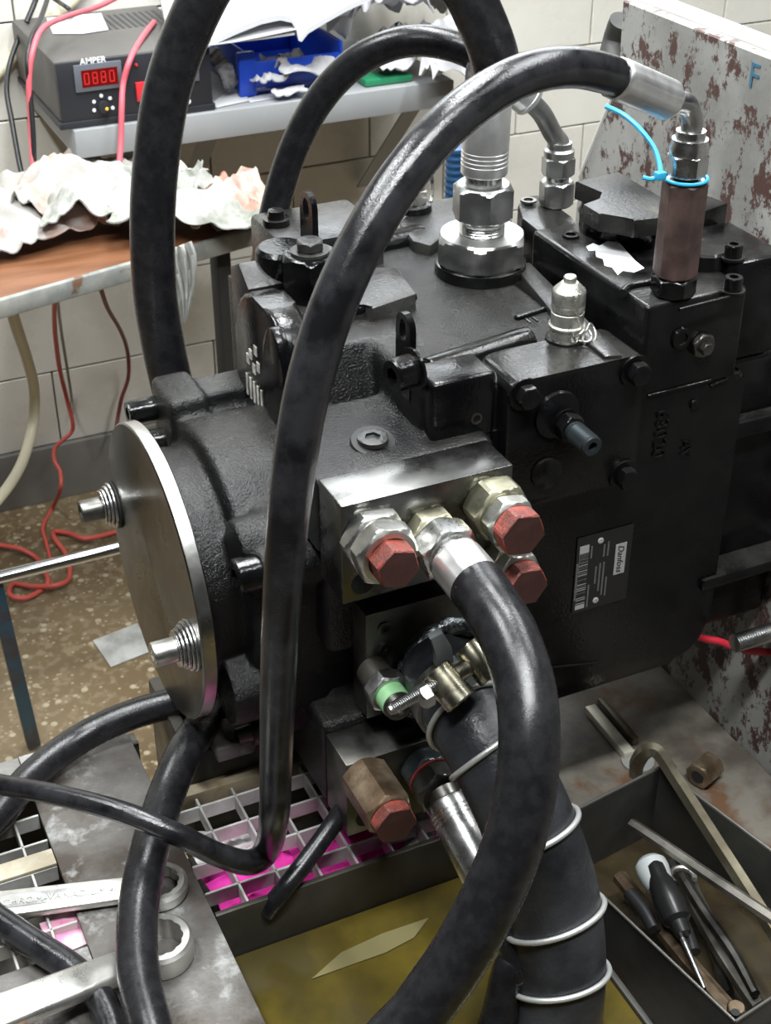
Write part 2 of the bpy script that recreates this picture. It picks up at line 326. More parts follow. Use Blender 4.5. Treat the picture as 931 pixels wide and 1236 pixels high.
def cloth(name, m, parent, c, ux, uy, sx, sy, amp, seed, nx=40, ny=30, drop=None, freq=9, thick=0.0025, pile=None, ragged=0.0):
    """crumpled sheet with thickness; drop(u,v) adds to z"""
    bm = bmesh.new(); g = []
    off = V((seed*13.1, seed*7.7, seed*3.3)); ux = V(ux); uy = V(uy); c = V(c)
    for j in range(ny+1):
        row = []
        for i in range(nx+1):
            u_, v_ = i/nx-0.5, j/ny-0.5
            e = 1 + ragged*noise.noise(V((math.atan2(v_, u_)*2.0, 0, 0)) + off)
            q = c + ux*(u_*sx*e) + uy*(v_*sy*e)
            s = V((q.x, q.y, 0))*freq + off
            fa = seed*0.9; sa = V((s.x*math.cos(fa)+s.y*math.sin(fa), (s.y*math.cos(fa)-s.x*math.sin(fa))*0.38, 0))
            sa = sa + V((noise.noise(s*0.7), noise.noise(s*0.7+V((3, 1, 0))), 0))*0.9
            rg = lambda w_: (1-min(1, abs(noise.noise(w_))*1.9))**1.6
            h = amp*(0.9*rg(sa) + 0.5*rg(sa*2.3) + 0.22*rg(s*2.6) + 0.5*(noise.noise(s*0.6)+0.5))
            lat = V((noise.noise(s+V((5, 0, 0))), noise.noise(s+V((0, 9, 0))), 0))*amp*0.45
            if pile: h += pile(u_, v_)
            q = q + lat + V((0, 0, h))
            if drop: q = q + V(drop(u_, v_))
            row.append(bm.verts.new(q))
        g.append(row)
    fs = []
    for j in range(ny):
        for i in range(nx): fs.append(bm.faces.new((g[j][i], g[j][i+1], g[j+1][i+1], g[j+1][i])))
    bmesh.ops.recalc_face_normals(bm, faces=bm.faces)
    me = bpy.data.meshes.new('t'); bm.to_mesh(me); bm.free(); o = bpy.data.objects.new('t', me); COL.objects.link(o)
    so = o.modifiers.new('s', 'SOLIDIFY'); so.thickness = thick; so.offset = 0
    dg = bpy.context.evaluated_depsgraph_get(); me2 = bpy.data.meshes.new_from_object(o.evaluated_get(dg)); me2.name = name
    bpy.data.objects.remove(o); me2.materials.clear()
    return link(name, me2, m, parent, 60)
def text(name, s, m, parent, loc, ux, uy, size, ext=0.0002, align='LEFT', shear=0.0, bold=0.0):
    cu = bpy.data.curves.new('t', 'FONT'); cu.body = s; cu.size = size; cu.extrude = ext; cu.offset = bold; cu.align_x = align; cu.shear = shear
    o = bpy.data.objects.new('t', cu); COL.objects.link(o)
    dg = bpy.context.evaluated_depsgraph_get(); me = bpy.data.meshes.new_from_object(o.evaluated_get(dg)); me.name = name
    bpy.data.objects.remove(o); me.materials.clear()
    ux = V(ux).normalized(); uy = V(uy).normalized(); uz = ux.cross(uy)
    me.transform(Matrix(((ux.x, uy.x, uz.x, loc[0]), (ux.y, uy.y, uz.y, loc[1]), (ux.z, uy.z, uz.z, loc[2]), (0, 0, 0, 1))))
    return link(name, me, m, parent, 0)
# ================================================================ THE SETTING
o = structure(box('floor', tz, None, -2.2, 2.6, -1.6, 1.80, -0.05, 0.0, bev=0))
WY = 1.755
wall = structure(box('wall_back', grout, None, -2.2, 2.6, WY+0.004, WY+0.10, 0.0, 2.9, bev=0))
structure(box('ceiling', mat('ceiling_paint', (0.22, 0.22, 0.21), rough=(0.8, 0.8)), None, -2.2, 2.6, -1.6, 1.855, 2.9, 2.95, bev=0))
structure(box('baseboard_back', skirt, None, -2.2, 2.6, WY-0.018, WY+0.005, 0.0, 0.125, bev=0.002))
# tiles: every tile a piece of the wall
TW, TH, G = 0.342, 0.171, 0.0035
def tile_mesh(w, h):
    bm = bmesh.new(); b_box(bm, -w/2+G/2, w/2-G/2, -0.006, 0.004, -h/2+G/2, h/2-G/2, 0.0012, 1)
    me = bpy.data.meshes.new('tile'); bm.to_mesh(me); bm.free(); me.materials.append(tilem); return me
full = tile_mesh(TW, TH); cut = tile_mesh(TW, 0.162)
rows = [(0.287-0.162, 0.162, cut)] + [(0.287+TH*k, TH, full) for k in range(0, 8)]
for r, (z0, hh, me) in enumerate(rows):
    offx = 0.477 if r % 2 == 1 else 0.648
    if r == 0: offx = 0.477 - 0.02
    for k in range(-3, 5):
        t = bpy.data.objects.new('tile', me); COL.objects.link(t)
        t.location = (offx + TW*(k+0.5) - TW, WY+0.0, z0+hh/2); t['_par'] = wall.name
win = structure(box('window_1', white, None, 0.15, 2.15, WY-0.012, WY+0.004, 1.70, 2.60, bev=0.002))  # added window, out of view, put in to light the pump from behind
for i in range(3):
    pn = box('pane', mat('bright_window_glass_%d' % i, (0.8, 0.85, 0.9), rough=(0.2, 0.2), emit=((0.93, 0.97, 1.0), 6.0)), win, 0.20+i*0.65, 0.80+i*0.65, WY-0.0135, WY-0.0125, 1.76, 2.54, bev=0)  # glowing panels of the added window, acting as a light source
# ================================================================ BACKGROUND: shelf and what lies on it
SY, SZ = 1.42, 0.871
sh = thing('wall_shelf', 'long grey metal wall shelf with a deep front lip, carrying the control box and rags', 'shelf')
bm = bmesh.new(); b_box(bm, 0.142, 0.835, SY, WY-0.008, SZ-0.006, SZ, 0.001, 1); fin('shelf_board', bm, shelfm, sh)
box('front_lip', shelfm, sh, 0.142, 0.835, SY-0.003, SY, SZ-0.046, SZ, bev=0.001)
box('side_lip', shelfm, sh, 0.142, 0.145, SY, WY-0.01, SZ-0.046, SZ-0.004, bev=0.001)
box('side_lip', shelfm, sh, 0.832, 0.835, SY, WY-0.01, SZ-0.046, SZ-0.004, bev=0.001)
for bx in (0.40, 0.80):
    bm = bmesh.new(); b_ext(bm, [V((bx, WY-0.008, SZ-0.008)), V((bx, WY-0.30, SZ-0.008)), V((bx, WY-0.008, SZ-0.30))], (0.004, 0, 0)); 
    bm.free()
    bm = bmesh.new(); b_obox(bm, (bx, WY-0.16, SZ-0.155), (1, 0, 0), (0, 0.707, -0.707), (0, 0.707, 0.707), 0.036, 0.40, 0.004, 0.001, 1); fin('bracket_strut', bm, greymetal, sh)
# ---- control box
k = (SY+0.015+0.8958)/(1.6+0.8958)
def S(px, py): return P(px, py, y=SY+0.012)
ps = thing('control_box', 'dark grey bench control box with red digital display, on the wall shelf', 'control box')
fx0, fx1 = S(75, 150).x, S(257, 128).x; fz0, fz1 = SZ+0.012, S(72, 75).z; fy = SY+0.012
box('case', psu, ps, fx0-0.002, fx1+0.002, fy+0.004, fy+0.30, fz0, fz1, bev=0.004)
box('base_plate', psufront, ps, fx0-0.005, fx1+0.004, fy-0.004, fy+0.30, SZ+0.0005, fz0, bev=0.002)
fp = box('front_panel', psufront, ps, fx0, fx1, fy-0.002, fy+0.004, fz0, fz1-0.002, bev=0.001)
for i in range(11):
    box('vent_slot', psufront, ps, fx1-0.135+i*0.0115, fx1-0.129+i*0.0115, fy+0.16, fy+0.26, fz1-0.0015, fz1+0.0004, bev=0)
bz = box('display_bezel', greyplastic, ps, S(89, 95).x, S(147, 95).x, fy-0.006, fy-0.002, S(93, 111).z, S(92, 78).z, bev=0.001)
dx0, dx1, dz0, dz1 = S(98, 100).x, S(142, 100).x, S(99, 105).z, S(99, 84).z
box('display_window', ledm, bz, dx0, dx1, fy-0.0066, fy-0.0055, dz0, dz1, bev=0)
dw = (dx1-dx0)/4.3
for i in range(4):
    bm = bmesh.new(); x0 = dx0+dw*(i+0.27); x1 = x0+dw*0.62; zm = (dz0+dz1)/2; h2 = (dz1-dz0)*0.34; t = 0.0016
    for (a, b_, c, e) in ((x0, x1, zm+h2-t, zm+h2), (x0, x1, zm-h2, zm-h2+t), (x0, x0+t, zm-h2, zm+h2), (x1-t, x1, zm-h2, zm+h2)) + (((x0, x1, zm-t/2, zm+t/2),) if i in (1, 2) else ()):
        b_box(bm, a, b_, fy-0.0072, fy-0.0066, c, e)
    fin('lit_digit', bm, ledon, bz, 0)
text('lettering', 'AMPER', whitep, fp, (S(96, 77).x, fy-0.0026, S(96, 78).z), (1, 0, 0), (0, 0, 1), 0.0140, bold=0.0004)
kb = lathe('selector_knob', psufront, ps, (S(124, 128).x, fy-0.002, S(124, 128).z), (0, -1, 0), [(0, 0.010), (0.010, 0.009), (0.011, 0.0)], 20)
kc = V((S(124, 127).x, fy-0.0025, S(124, 127).z))
for i, a in enumerate((200, 150, 95, 40, -20)):
    q = kc + V((math.cos(math.radians(a)), 0, math.sin(math.radians(a))))*0.0165
    lathe('scale_dot', whitep, ps, q, (0, -1, 0), [(0, 0.0032), (0.001, 0.003)], 10)
lathe('knob_pointer', yellowp, ps, kc+V((0.003, -0.011, -0.003)), (0, -1, 0), [(0, 0.003), (0.002, 0.002)], 10)
box('rocker_switch', redp, ps, S(164, 118).x, S(176, 118).x, fy-0.008, fy-0.002, S(170, 121).z, S(170, 98).z, bev=0.001)
lathe('indicator_lamp', redp, ps, (S(164, 78).x, fy-0.002, S(164, 78).z), (0, -1, 0), [(0, 0.0028), (0.003, 0.0022), (0.0035, 0)], 12)
box('meter_window', greyplastic, ps, S(222, 95).x, S(240, 95).x, fy-0.005, fy-0.002, S(230, 98).z, S(230, 72).z, bev=0.001)
for pz in (108, 121): lathe('terminal', whitep, ps, (S(226, pz).x, fy-0.002, S(226, pz).z), (0, -1, 0), [(0, 0.0045), (0.006, 0.004)], 14)
pp = P(58, 30, z=fz1+0.001); ppb = P(130, 38, z=fz1+0.001)
bm = bmesh.new(); b_ext(bm, [P(a, c, z=fz1+0.0012) for a, c in ((56, 22), (122, 16), (131, 36), (100, 41), (64, 41))], (0, 0, 0.0006)); tag(fin('paper_note', bm, white, None, 0), 'blank white slip of paper lying on the grey control box', 'paper')
# cables of the control box
tag(tube('red_test_lead', redcable, None, [P(*q) if len(q) == 2 else P(q[0], q[1], y=q[2]) for q in ()] or
    [P(150, -8, y=1.62), P(118, 8, y=1.60), P(80, 20, y=1.52), P(52, 34, y=1.45), P(40, 60, y=1.405), P(35, 100, y=1.395), P(37, 150, y=1.39), P(40, 205, y=1.37), P(42, 236, y=1.36)], 0.0046, n=10),
    'red test lead hanging over the left end of the control box', 'cable')
tag(tube('red_test_lead', redcable, None, [P(186, 27, z=fz1+0.005), P(172, 45, z=fz1+0.005), P(158, 70, y=fy-0.008), P(149, 100, y=fy-0.016), P(147, 130, y=SY-0.02), P(146, 170, y=SY-0.03), P(143, 212, y=SY-0.05)], 0.0050, n=10),
    'red test lead running down across the front panel of the control box', 'cable')
tag(tube('black_test_lead', blackcable, None, [P(60, -10, y=1.62), P(50, 20, y=1.52), P(38, 45, y=1.43), P(33, 75, y=1.40), P(36, 110, y=1.395), P(40, 160, y=1.38), P(42, 216, y=1.37)], 0.0042, n=10),
    'black test lead paired with the red one at the left end of the shelf', 'cable')
tag(tube('black_power_cord', blackcable, None, [P(24, 40, y=1.70), P(20, 52, y=1.68), P(11, 80, y=1.66), P(8, 110, y=1.62), P(14, 145, y=1.58), P(24, 200, y=1.52), P(33, 234, y=1.48)], 0.0046, n=10),
    'black cord falling past the tiles left of the shelf', 'cable')
tag(tube('black_lead', blackcable, None, [P(32, 27, z=fz1+0.004), P(40, 8, y=1.70), P(46, -8, y=1.72)], 0.005, n=10), 'short black lead rising from the back corner of the control box', 'cable')
tag(tube('black_lead', blackcable, None, [P(60, -5, y=1.73), P(72, 3, y=1.70), P(82, 10, y=1.66), P(88, 17, z=fz1+0.004)], 0.004, n=10), 'thin black lead arching behind the paper slip on the control box', 'cable')
tag(tube('cream_hose', creamhose, None, [P(110, -30, y=1.735), P(92, -4, y=1.735), P(64, 22, y=1.738), P(30, 52, y=1.738), P(8, 78, y=1.738), P(-20, 104, y=1.738)], 0.011, n=12), 'cream plastic hose slanting across the tiles behind the control box', 'hose')
# ---- open catalogue
bk = thing('open_catalogue', 'thick open catalogue with white pages lying across box and blue bin', 'book')
bx0 = P(205, 55, y=SY+0.02); bz0 = max(bx0.z, fz1+0.004)
def page(px_pts, name, thick):
    bm = bmesh.new(); top = [V(q) for q in px_pts]; back = V((0.06, 0.26, 0.05)); g = []
    nb = 6
    up_ = [[q + back*(j/nb) for q in top] for j in range(nb+1)]
    vs1 = [[bm.verts.new(q) for q in r] for r in up_]; vs2 = [[bm.verts.new(q - V((0, 0, thick))) for q in r] for r in up_]
    n = len(top)
    for j in range(nb):
        for i in range(n-1):
            bm.faces.new((vs1[j][i], vs1[j][i+1], vs1[j+1][i+1], vs1[j+1][i])); bm.faces.new((vs2[j][i+1], vs2[j][i], vs2[j+1][i], vs2[j+1][i+1]))
    for i in range(n-1):
        bm.faces.new((vs2[0][i], vs2[0][i+1], vs1[0][i+1], vs1[0][i])); bm.faces.new((vs1[nb][i], vs1[nb][i+1], vs2[nb][i+1], vs2[nb][i]))
    for j in range(nb):
        bm.faces.new((vs1[j][0], vs1[j+1][0], vs2[j+1][0], vs2[j][0])); bm.faces.new((vs1[j+1][n-1], vs1[j][n-1], vs2[j][n-1], vs2[j+1][n-1]))
    return fin(name, bm, white, bk, 40)
yb = SY-0.01
page([P(a, c, y=yb) for a, c in ((206, 52), (250, 50), (285, 34), (315, 22), (338, 17), (352, 20), (358, 30), (360, 40))], 'page_block', 0.010)
page([P(a, c, y=yb-0.001) for a, c in ((246, 55), (285, 50), (320, 43), (358, 35))], 'loose_page', 0.0012)
page([P(a, c, y=yb) for a, c in ((360, 42), (364, 44), (372, 34), (392, 22), (420, 6), (448, -6))], 'page_block', 0.009)
page([P(a, c, y=yb+0.003) for a, c in ((206, 57), (262, 52), (320, 45), (356, 40))], 'cover', 0.003)
# ---- blue bin
bb = thing('storage_bin', 'blue plastic open-front storage bin under the catalogue', 'bin')
by = SY+0.065
bxl, bxr = P(294, 110, y=by).x, P(412, 90, y=by).x; bzt = P(300, 52, y=by).z; bzl = P(350, 68, y=by).z
box('side_wall', bluebin, bb, bxl, bxl+0.006, by-0.01, by+0.24, SZ+0.001, bzt-0.012, bev=0.002)
box('side_wall', bluebin, bb, bxr-0.006, bxr, by-0.01, by+0.24, SZ+0.001, bzt-0.012, bev=0.002)
box('back_wall', bluebin, bb, bxl+0.006, bxr-0.006, by+0.232, by+0.238, SZ+0.001, bzt-0.012, bev=0.002)
box('bin_floor', bluebin, bb, bxl+0.006, bxr-0.006, by-0.005, by+0.232, SZ+0.001, SZ+0.006, bev=0.001)
box('front_lip', bluebin, bb, bxl+0.006, bxr-0.006, by-0.012, by-0.004, P(350, 99, y=by).z, bzl, bev=0.003)
box('front_post', bluebin, bb, P(294, 80, y=by-0.01).x-0.01, P(308, 80, y=by-0.01).x, by-0.015, by+0.0, SZ+0.001, bzt-0.012, bev=0.003)
for i, (px, py) in enumerate(((330, 62), (352, 58))):
    q = P(px, py, y=by+0.06); tag(cloth('crumpled_tissue', ragw, None, q-V((0, 0, 0.03)), (1, 0, 0), (0, 1, 0), 0.045, 0.045, 0.014, 30+i, 12, 12, freq=22), ('small white crumpled tissue left in the blue bin', 'small white crumpled tissue right in the blue bin')[i], 'tissue')
# ---- papers and rags on the shelf
bm = bmesh.new(); b_ext(bm, [P(a, c, z=SZ+0.0015) for a, c in ((252, 128), (280, 107), (298, 116), (300, 122), (262, 130))], (0, 0, 0.001)); tag(fin('paper_sheet', bm, white, None, 0), 'white folded paper sheet on the shelf beside the control box', 'paper')
bm = bmesh.new(); b_ext(bm, [P(a, c, z=SZ+0.001) for a, c in ((298, 119), (330, 112), (336, 118), (302, 124))], (0, 0, 0.001)); tag(fin('paper_sheet', bm, white, None, 0), 'narrow white paper strip on the shelf below the blue bin', 'paper')
def rag_at(px, py, sx, sy, amp, seed, label, m=ragw, h=0.0, y=None, freq=11):
    q = P(px, py, z=SZ+h) if y is None else P(px, py, y=y)
    return tag(cloth('cleaning_rag', m, None, q + V((0, 0, -0.01 if h else 0.003)), (1, 0, 0), (0, 1, 0), sx, sy, amp, seed, 30, 26, freq=freq, ragged=0.25,
               pile=lambda u, v: 0.5*amp*max(0, 1-4*(u*u+v*v))), label, 'rag')
rag_at(326, 106, 0.06, 0.03, 0.012, 3, 'small white wad of rag under the lip of the blue bin', freq=22, y=SY+0.025)
rag_at(375, 103, 0.115, 0.05, 0.026, 4, 'rounded white rag in front of the blue bin', freq=12, y=SY+0.03)
rag_at(350, 117, 0.06, 0.022, 0.007, 5, 'small torn white rag at the front lip of the shelf', freq=24, y=SY+0.012)
rag_at(440, 66, 0.20, 0.16, 0.075, 6, 'tall heap of grey white checked rag right of the catalogue', freq=10, y=1.56)
rag_at(490, 40, 0.22, 0.16, 0.08, 7, 'pale checked rag heaped highest on the shelf', freq=9, y=1.62)
rag_at(505, 84, 0.20, 0.14, 0.04, 8, 'white rag bundle above the green tray at the shelf end', freq=12)
rag_at(548, 100, 0.13, 0.12, 0.04, 9, 'white rag hanging over the right end of the shelf', freq=12)
bm = bmesh.new(); g0, g1 = P(436, 103, z=SZ), P(492, 95, z=SZ)
b_box(bm, g0.x, g1.x, g0.y-0.02, g0.y+0.05, SZ+0.001, SZ+0.013, 0.003); tag(fin('green_tray', bm, greenp, None), 'small flat green plastic tray on the shelf under white rags', 'tray')
bm = bmesh.new()
for i in range(9): q = P(262+i*2.5-abs(i-4), 66+i*4.5, y=SY+0.06); b_obox(bm, q, (0.8, 0, 0.6), (0, 1, 0), (-0.6, 0, 0.8), 0.028, 0.02, 0.014, 0.004, 1)
tag(fin('crumpled_wrapper', bm, mat('grey_wrapper', (0.20, 0.20, 0.21), (0.03, 0.03, 0.04), 40, rough=(0.4, 0.5)), None), 'dark crumpled wrapping between control box and blue bin', 'wrapper')
# ================================================================ table at the left
TZ = 0.75
tb = thing('work_table', 'old brown table with a worn grey edge, covered in printed rags', 'table')
a0 = P(-40, 371, z=TZ); a1 = P(300, 275, z=TZ)      # front top edge, beyond the frame at the left
ex = (a1-a0); ex.z = 0; ex.normalize(); ey = V((-ex.y, ex.x, 0)); tl = 0.80
org = a1 + ex*0.0
def T(u, v, w=0): return org - ex*u + ey*v + V((0, 0, w))
dpt = 0.30
bm = bmesh.new(); b_obox(bm, T(tl/2, dpt/2, -0.012), ex, ey, (0, 0, 1), tl, dpt, 0.022, 0.002); fin('table_top', bm, wood, tb)
bm = bmesh.new(); b_obox(bm, T(tl/2, -0.004, -0.014), ex, ey, (0, 0, 1), tl+0.01, 0.012, 0.030, 0.004); fin('edge_band', bm, edgeband, tb)
for (u, v) in ((0.035, 0.035), (tl-0.05, 0.04), (0.02, dpt-0.04), (tl-0.05, dpt-0.04)):
    q = T(u, v, 0); bm = bmesh.new(); b_obox(bm, (q.x, q.y, (TZ-0.024)/2), ex, ey, (0, 0, 1), 0.026, 0.026, TZ-0.024, 0.003); fin('leg', bm, legblack, tb)
bm = bmesh.new(); b_ext(bm, [P(a, c, z=TZ+0.003) for a, c in ((222, 236), (262, 222), (309, 264), (262, 280))], (0, 0, 0.004), 0.0005)
tag(fin('cardboard_piece', bm, card, None), 'grey brown cardboard piece on the table behind the rags', 'cardboard')
def trag(px, py, sx, sy, amp, seed, label, m, w=0.004, rot=0, drop=None, freq=10, name='printed_rag'):
    q = P(px, py, z=TZ+w); c_, s_ = math.cos(rot), math.sin(rot)
    ux = ex*c_+ey*s_; uy = ey*c_-ex*s_
    return tag(cloth(name, m, None, q, ux, uy, sx, sy, amp, seed, 48, 36, freq=freq, ragged=0.3, drop=drop, pile=lambda u, v: 0.8*amp*max(0, 1-4*(u*u+v*v))), label, 'rag')
trag(40, 282, 0.26, 0.17, 0.030, 11, 'white rag with pale red print at the left end of the table', ragm)
trag(112, 250, 0.30, 0.20, 0.046, 12, 'large crumpled white rag with faint flowers at the middle of the table', ragm, freq=8)
trag(150, 262, 0.26, 0.13, 0.035, 13, 'grey green printed rag draped over the middle of the heap', ragg, w=0.02, rot=-0.35)
trag(272, 262, 0.17, 0.16, 0.026, 14, 'pink and orange flowered rag at the right end of the table', ragp, w=0.004, freq=12)
trag(245, 270, 0.24, 0.09, 0.024, 15, 'pale grey rag folded towards the right table corner', ragg, w=0.028, rot=-0.75)
def hang(u, v):
    return (0, 0, 0)
# rag tip hanging off the table edge
bm = bmesh.new(); hp = [(196, 306, 232, 292), (199, 318, 237, 306), (205, 334, 238, 322), (211, 350, 237, 340), (216, 364, 233, 358), (219, 378, 229, 374), (221, 392, 225, 390)]
hy = P(215, 318, z=TZ).y-0.035; gg = []
for i, (xa, ya, xb, yb2) in enumerate(hp):
    gg.append([P(xa+(xb-xa)*j/12, ya+(yb2-ya)*j/12, y=hy - 0.012*(1-i/7)*math.sin(j*1.9+i*0.5) - 0.004*i/7) for j in range(13)])
vv = [[bm.verts.new(q) for q in r] for r in gg]
ww = [[bm.verts.new(q+V((0, 0.004, 0))) for q in r] for r in gg]
for i in range(6):
    for j in range(12):
        bm.faces.new((vv[i][j], vv[i+1][j], vv[i+1][j+1], vv[i][j+1])); bm.faces.new((ww[i][j+1], ww[i+1][j+1], ww[i+1][j], ww[i][j]))
    bm.faces.new((vv[i+1][0], vv[i][0], ww[i][0], ww[i+1][0])); bm.faces.new((vv[i][12], vv[i+1][12], ww[i+1][12], ww[i][12]))
for j in range(12):
    bm.faces.new((vv[0][j], vv[0][j+1], ww[0][j+1], ww[0][j])); bm.faces.new((vv[6][j+1], vv[6][j], ww[6][j], ww[6][j+1]))
tag(fin('rag_corner', bm, ragg, None, 60), 'twisted white printed rag hanging down off the table edge', 'rag')
# ---- hoses and wires below the table
tag(tube('cream_hose', creamhose, None, [P(12, 368, y=1.16), P(20, 395, y=1.2), P(33, 435, y=1.3), P(41, 470, y=1.38), P(40, 510, y=1.4), P(28, 555, y=1.35), P(8, 590, y=1.28), P(-25, 628, y=1.2)], 0.0095, n=12), 'cream plastic hose hanging in a bow below the table', 'hose')
tag(tube('red_wire', redcord, None, [P(66, 358, y=1.17), P(66, 395, y=1.4), P(71, 440, y=1.6), P(80, 478, y=1.68), P(88, 512, y=1.68), P(84, 524, y=1.68), P(67, 540, y=1.66), P(66, 556, y=1.62), P(73, 570, y=1.60), P(73, 590, y=1.58), P(64, 612, z=0.008), P(52, 636, z=0.006), P(56, 655, z=0.006), P(62, 680, z=0.006)], 0.0042, n=8), 'thin red wire falling from the table to the floor', 'wire')
tag(tube('grey_wire', greymetal, None, [P(69, 358, y=1.3), P(74, 400, y=1.6), P(85, 470, y=1.73), P(88, 500, y=1.735)], 0.003, n=8), 'thin grey wire just behind the red wire below the table', 'wire')
tag(tube('dark_red_wire', mat('brown_red_wire', (0.16, 0.035, 0.03), rough=(0.5, 0.5)), None, [P(121, 346, y=1.22), P(130, 372, y=1.4), P(146, 400, y=1.6), P(154, 425, y=1.7), P(155, 455, y=1.72), P(147, 480, y=1.72), P(143, 500, y=1.72), P(140, 520, y=1.70)], 0.004, n=8), 'dark red wire hanging in a bow nearest the pump', 'wire')
floorcord = [(-20, 655), (0, 658), (25, 663), (42, 672), (48, 680), (58, 700), (50, 712), (30, 722), (12, 718), (16, 705), (40, 708), (70, 706), (84, 696), (80, 670), (66, 650), (66, 642), (84, 644), (104, 650), (140, 642), (170, 632)]
tag(tube('red_floor_cord', redcord, None, [P(a, c, z=0.006+0.006*((i*7) % 3)) for i, (a, c) in enumerate(floorcord)], 0.0052, n=8), 'tangled salmon red cord lying on the terrazzo floor', 'cord')
# ---- blue stand with the chrome bar, sheet on the floor
st = thing('steel_stand', 'blue painted steel stand with a chromed cross bar, left on the floor', 'stand')
q0 = P(41, 902, z=0.0); q1 = P(-8, 700, d=2.10)
bm = bmesh.new(); d_ = (q1-q0).normalized(); u_, w_ = frame(d_, (1, 0, 0)); b_obox(bm, (q0+q1)/2+V((0, 0, 0.01)), u_, w_, d_, 0.022, 0.022, (q1-q0).length, 0.002); fin('leg', bm, blueleg, st)
c0 = P(-30, 704, d=2.08); c1 = P(165, 656, d=2.16)
tube('cross_bar', chromebar, st, [c0, (c0+c1)/2, c1], 0.0095, n=16)
bm = bmesh.new(); b_ext(bm, [P(a, c, z=0.001) for a, c in ((112, 774), (166, 753), (184, 786), (134, 806))], (0, 0, 0.002)); tag(fin('metal_sheet', bm, scrap, None, 0), 'small worn grey metal sheet lying on the terrazzo floor', 'sheet')
# ================================================================ TEST BENCH
DZ = 0.60            # level of the left deck and of the grating
bn = thing('test_bench', 'steel test bench with grating, drip pan and rusty upright plate carrying the pump', 'bench')
XP = 0.55            # inner face of the upright plate
def PX(a, c): return P(a, c, x=XP)
tl_ = PX(752, -2); zt = tl_.z
outl = [PX(752, 0), PX(748, 95), PX(699, 214), V((XP, PX(699, 214).y+0.02, 0.44)), V((XP, -0.62, 0.44)), V((XP, -0.62, zt))]
bm = bmesh.new(); b_ext(bm, outl, (0.014, 0, 0), 0.0015, 1); fin('upright_plate', bm, rust, bn, 30)
# top strip (thick flange along the upper edge of the plate)
box('plate_flange', mat('worn_pale_flange', (0.27, 0.27, 0.255), (0.36, 0.355, 0.335), 12, rough=(0.45, 0.6), bump=0.2, bscale=150), bn, XP+0.0142, XP+0.05, -0.62, tl_.y-0.002, zt-0.018, zt, bev=0.002)
gl = [PX(748, 95), PX(699, 214)]
tube('gusset_edge', mat('pale_edge', (0.40, 0.40, 0.37), rough=(0.5, 0.5)), bn, [gl[0]+V((0.004, 0, 0)), (gl[0]+gl[1])/2+V((0.004, 0, 0)), gl[1]+V((0.004, 0, 0))], 0.005, n=8)
DR = 0.462
box('right_deck', rustdark, bn, 0.191, XP-0.001, -0.62, 0.70, DR-0.02, DR, bev=0.001)
box('rear_beam', pitmat, bn, -0.100, 0.234, 0.165, 0.30, 0.46, 0.640, bev=0.003)
box('beam_ledge', mat('rusty_yellow_ledge', (0.16, 0.12, 0.06), (0.30, 0.25, 0.17), 25, rough=(0.6, 0.7)), bn, -0.118, 0.234, 0.150, 0.1645, 0.585, 0.603, bev=0.001)
XL, XR = -0.247, -0.134
sp = box('deck_strip', deckplate, bn, XL, XR, -0.62, 0.2825, DZ-0.008, DZ, bev=0.001)
box('deck_edge_plate', deckplate, bn, -0.70, XL-0.0005, 0.225, 0.2825, DZ-0.010, DZ-0.001, bev=0.001)
box('deck_front_plate', deckplate, bn, -0.70, XL-0.0005, -0.62, 0.012, DZ-0.010, DZ-0.001, bev=0.001)
box('rear_skirt', pitmat, bn, -0.70, -0.1255, 0.262, 0.2815, 0.30, DZ-0.011, bev=0.001)
box('catch_pan', pitmat, bn, -0.70, 0.20, 0.004, 0.1495, 0.515, 0.52, bev=0)
# drip pan with oil in front
box('pan_back_wall', pitmat, bn, -0.133, 0.190, -0.006, 0.000, 0.50, DZ, bev=0.001)
box('pan_left_wall', pitmat, bn, -0.138, -0.1335, -0.62, 0.0, 0.50, DZ-0.0085, bev=0)
box('pan_right_wall', traymat, bn, 0.184, 0.190, -0.62, -0.0065, 0.4655, 0.545, bev=0.001)
box('pan_floor', pitmat, bn, -0.133, 0.184, -0.62, -0.0065, 0.495, 0.50, bev=0)
o = box('oil_pool', oilm, None, -0.133, 0.1835, -0.615, -0.007, 0.5005, 0.540, bev=0); tag(o, 'shallow yellow oil standing in the drip pan', 'oil', kind='stuff')
# oil drain sheet seen under the oil surface: thin pale scraper lying on the oil
bm = bmesh.new(); b_ext(bm, [P(a, c, z=0.5408) for a, c in ((376, 1182), (412, 1150), (462, 1127), (518, 1108), (500, 1132), (466, 1150))], (0, 0, 0.0006))
tag(fin('plastic_film', bm, mat('clear_oily_film', (0.16, 0.14, 0.065), rough=(0.25, 0.25)), None, 0), 'thin pale pointed film floating on the oil', 'film')
# grating: every bar a piece of the bench
def bar(x0, x1, y0, y1): return box('grating_bar', galv, bn, x0, x1, y0, y1, DZ-0.020, DZ-0.002, bev=0.0006, seg=1)
T2 = 0.0013
for i in range(4): bar(XR+0.001, 0.14, 0.026+i*0.037-T2, 0.026+i*0.037+T2)
for i in range(7): bar(-0.100+i*0.037-T2, -0.100+i*0.037+T2, 0.0005, 0.149)
for i in range(5): bar(-0.60, XL-0.001, 0.045+i*0.037-T2, 0.045+i*0.037+T2)
for i in range(6): bar(-0.272-i*0.037-T2, -0.272-i*0.037+T2, 0.013, 0.224)
box('ledge_strip', mat('pale_rusty_strip', (0.30, 0.26, 0.18), (0.40, 0.37, 0.29), 30, rough=(0.6, 0.7)), bn, -0.60, XL-0.001, 0.118, 0.139, DZ-0.002, DZ+0.002, bev=0.0005)
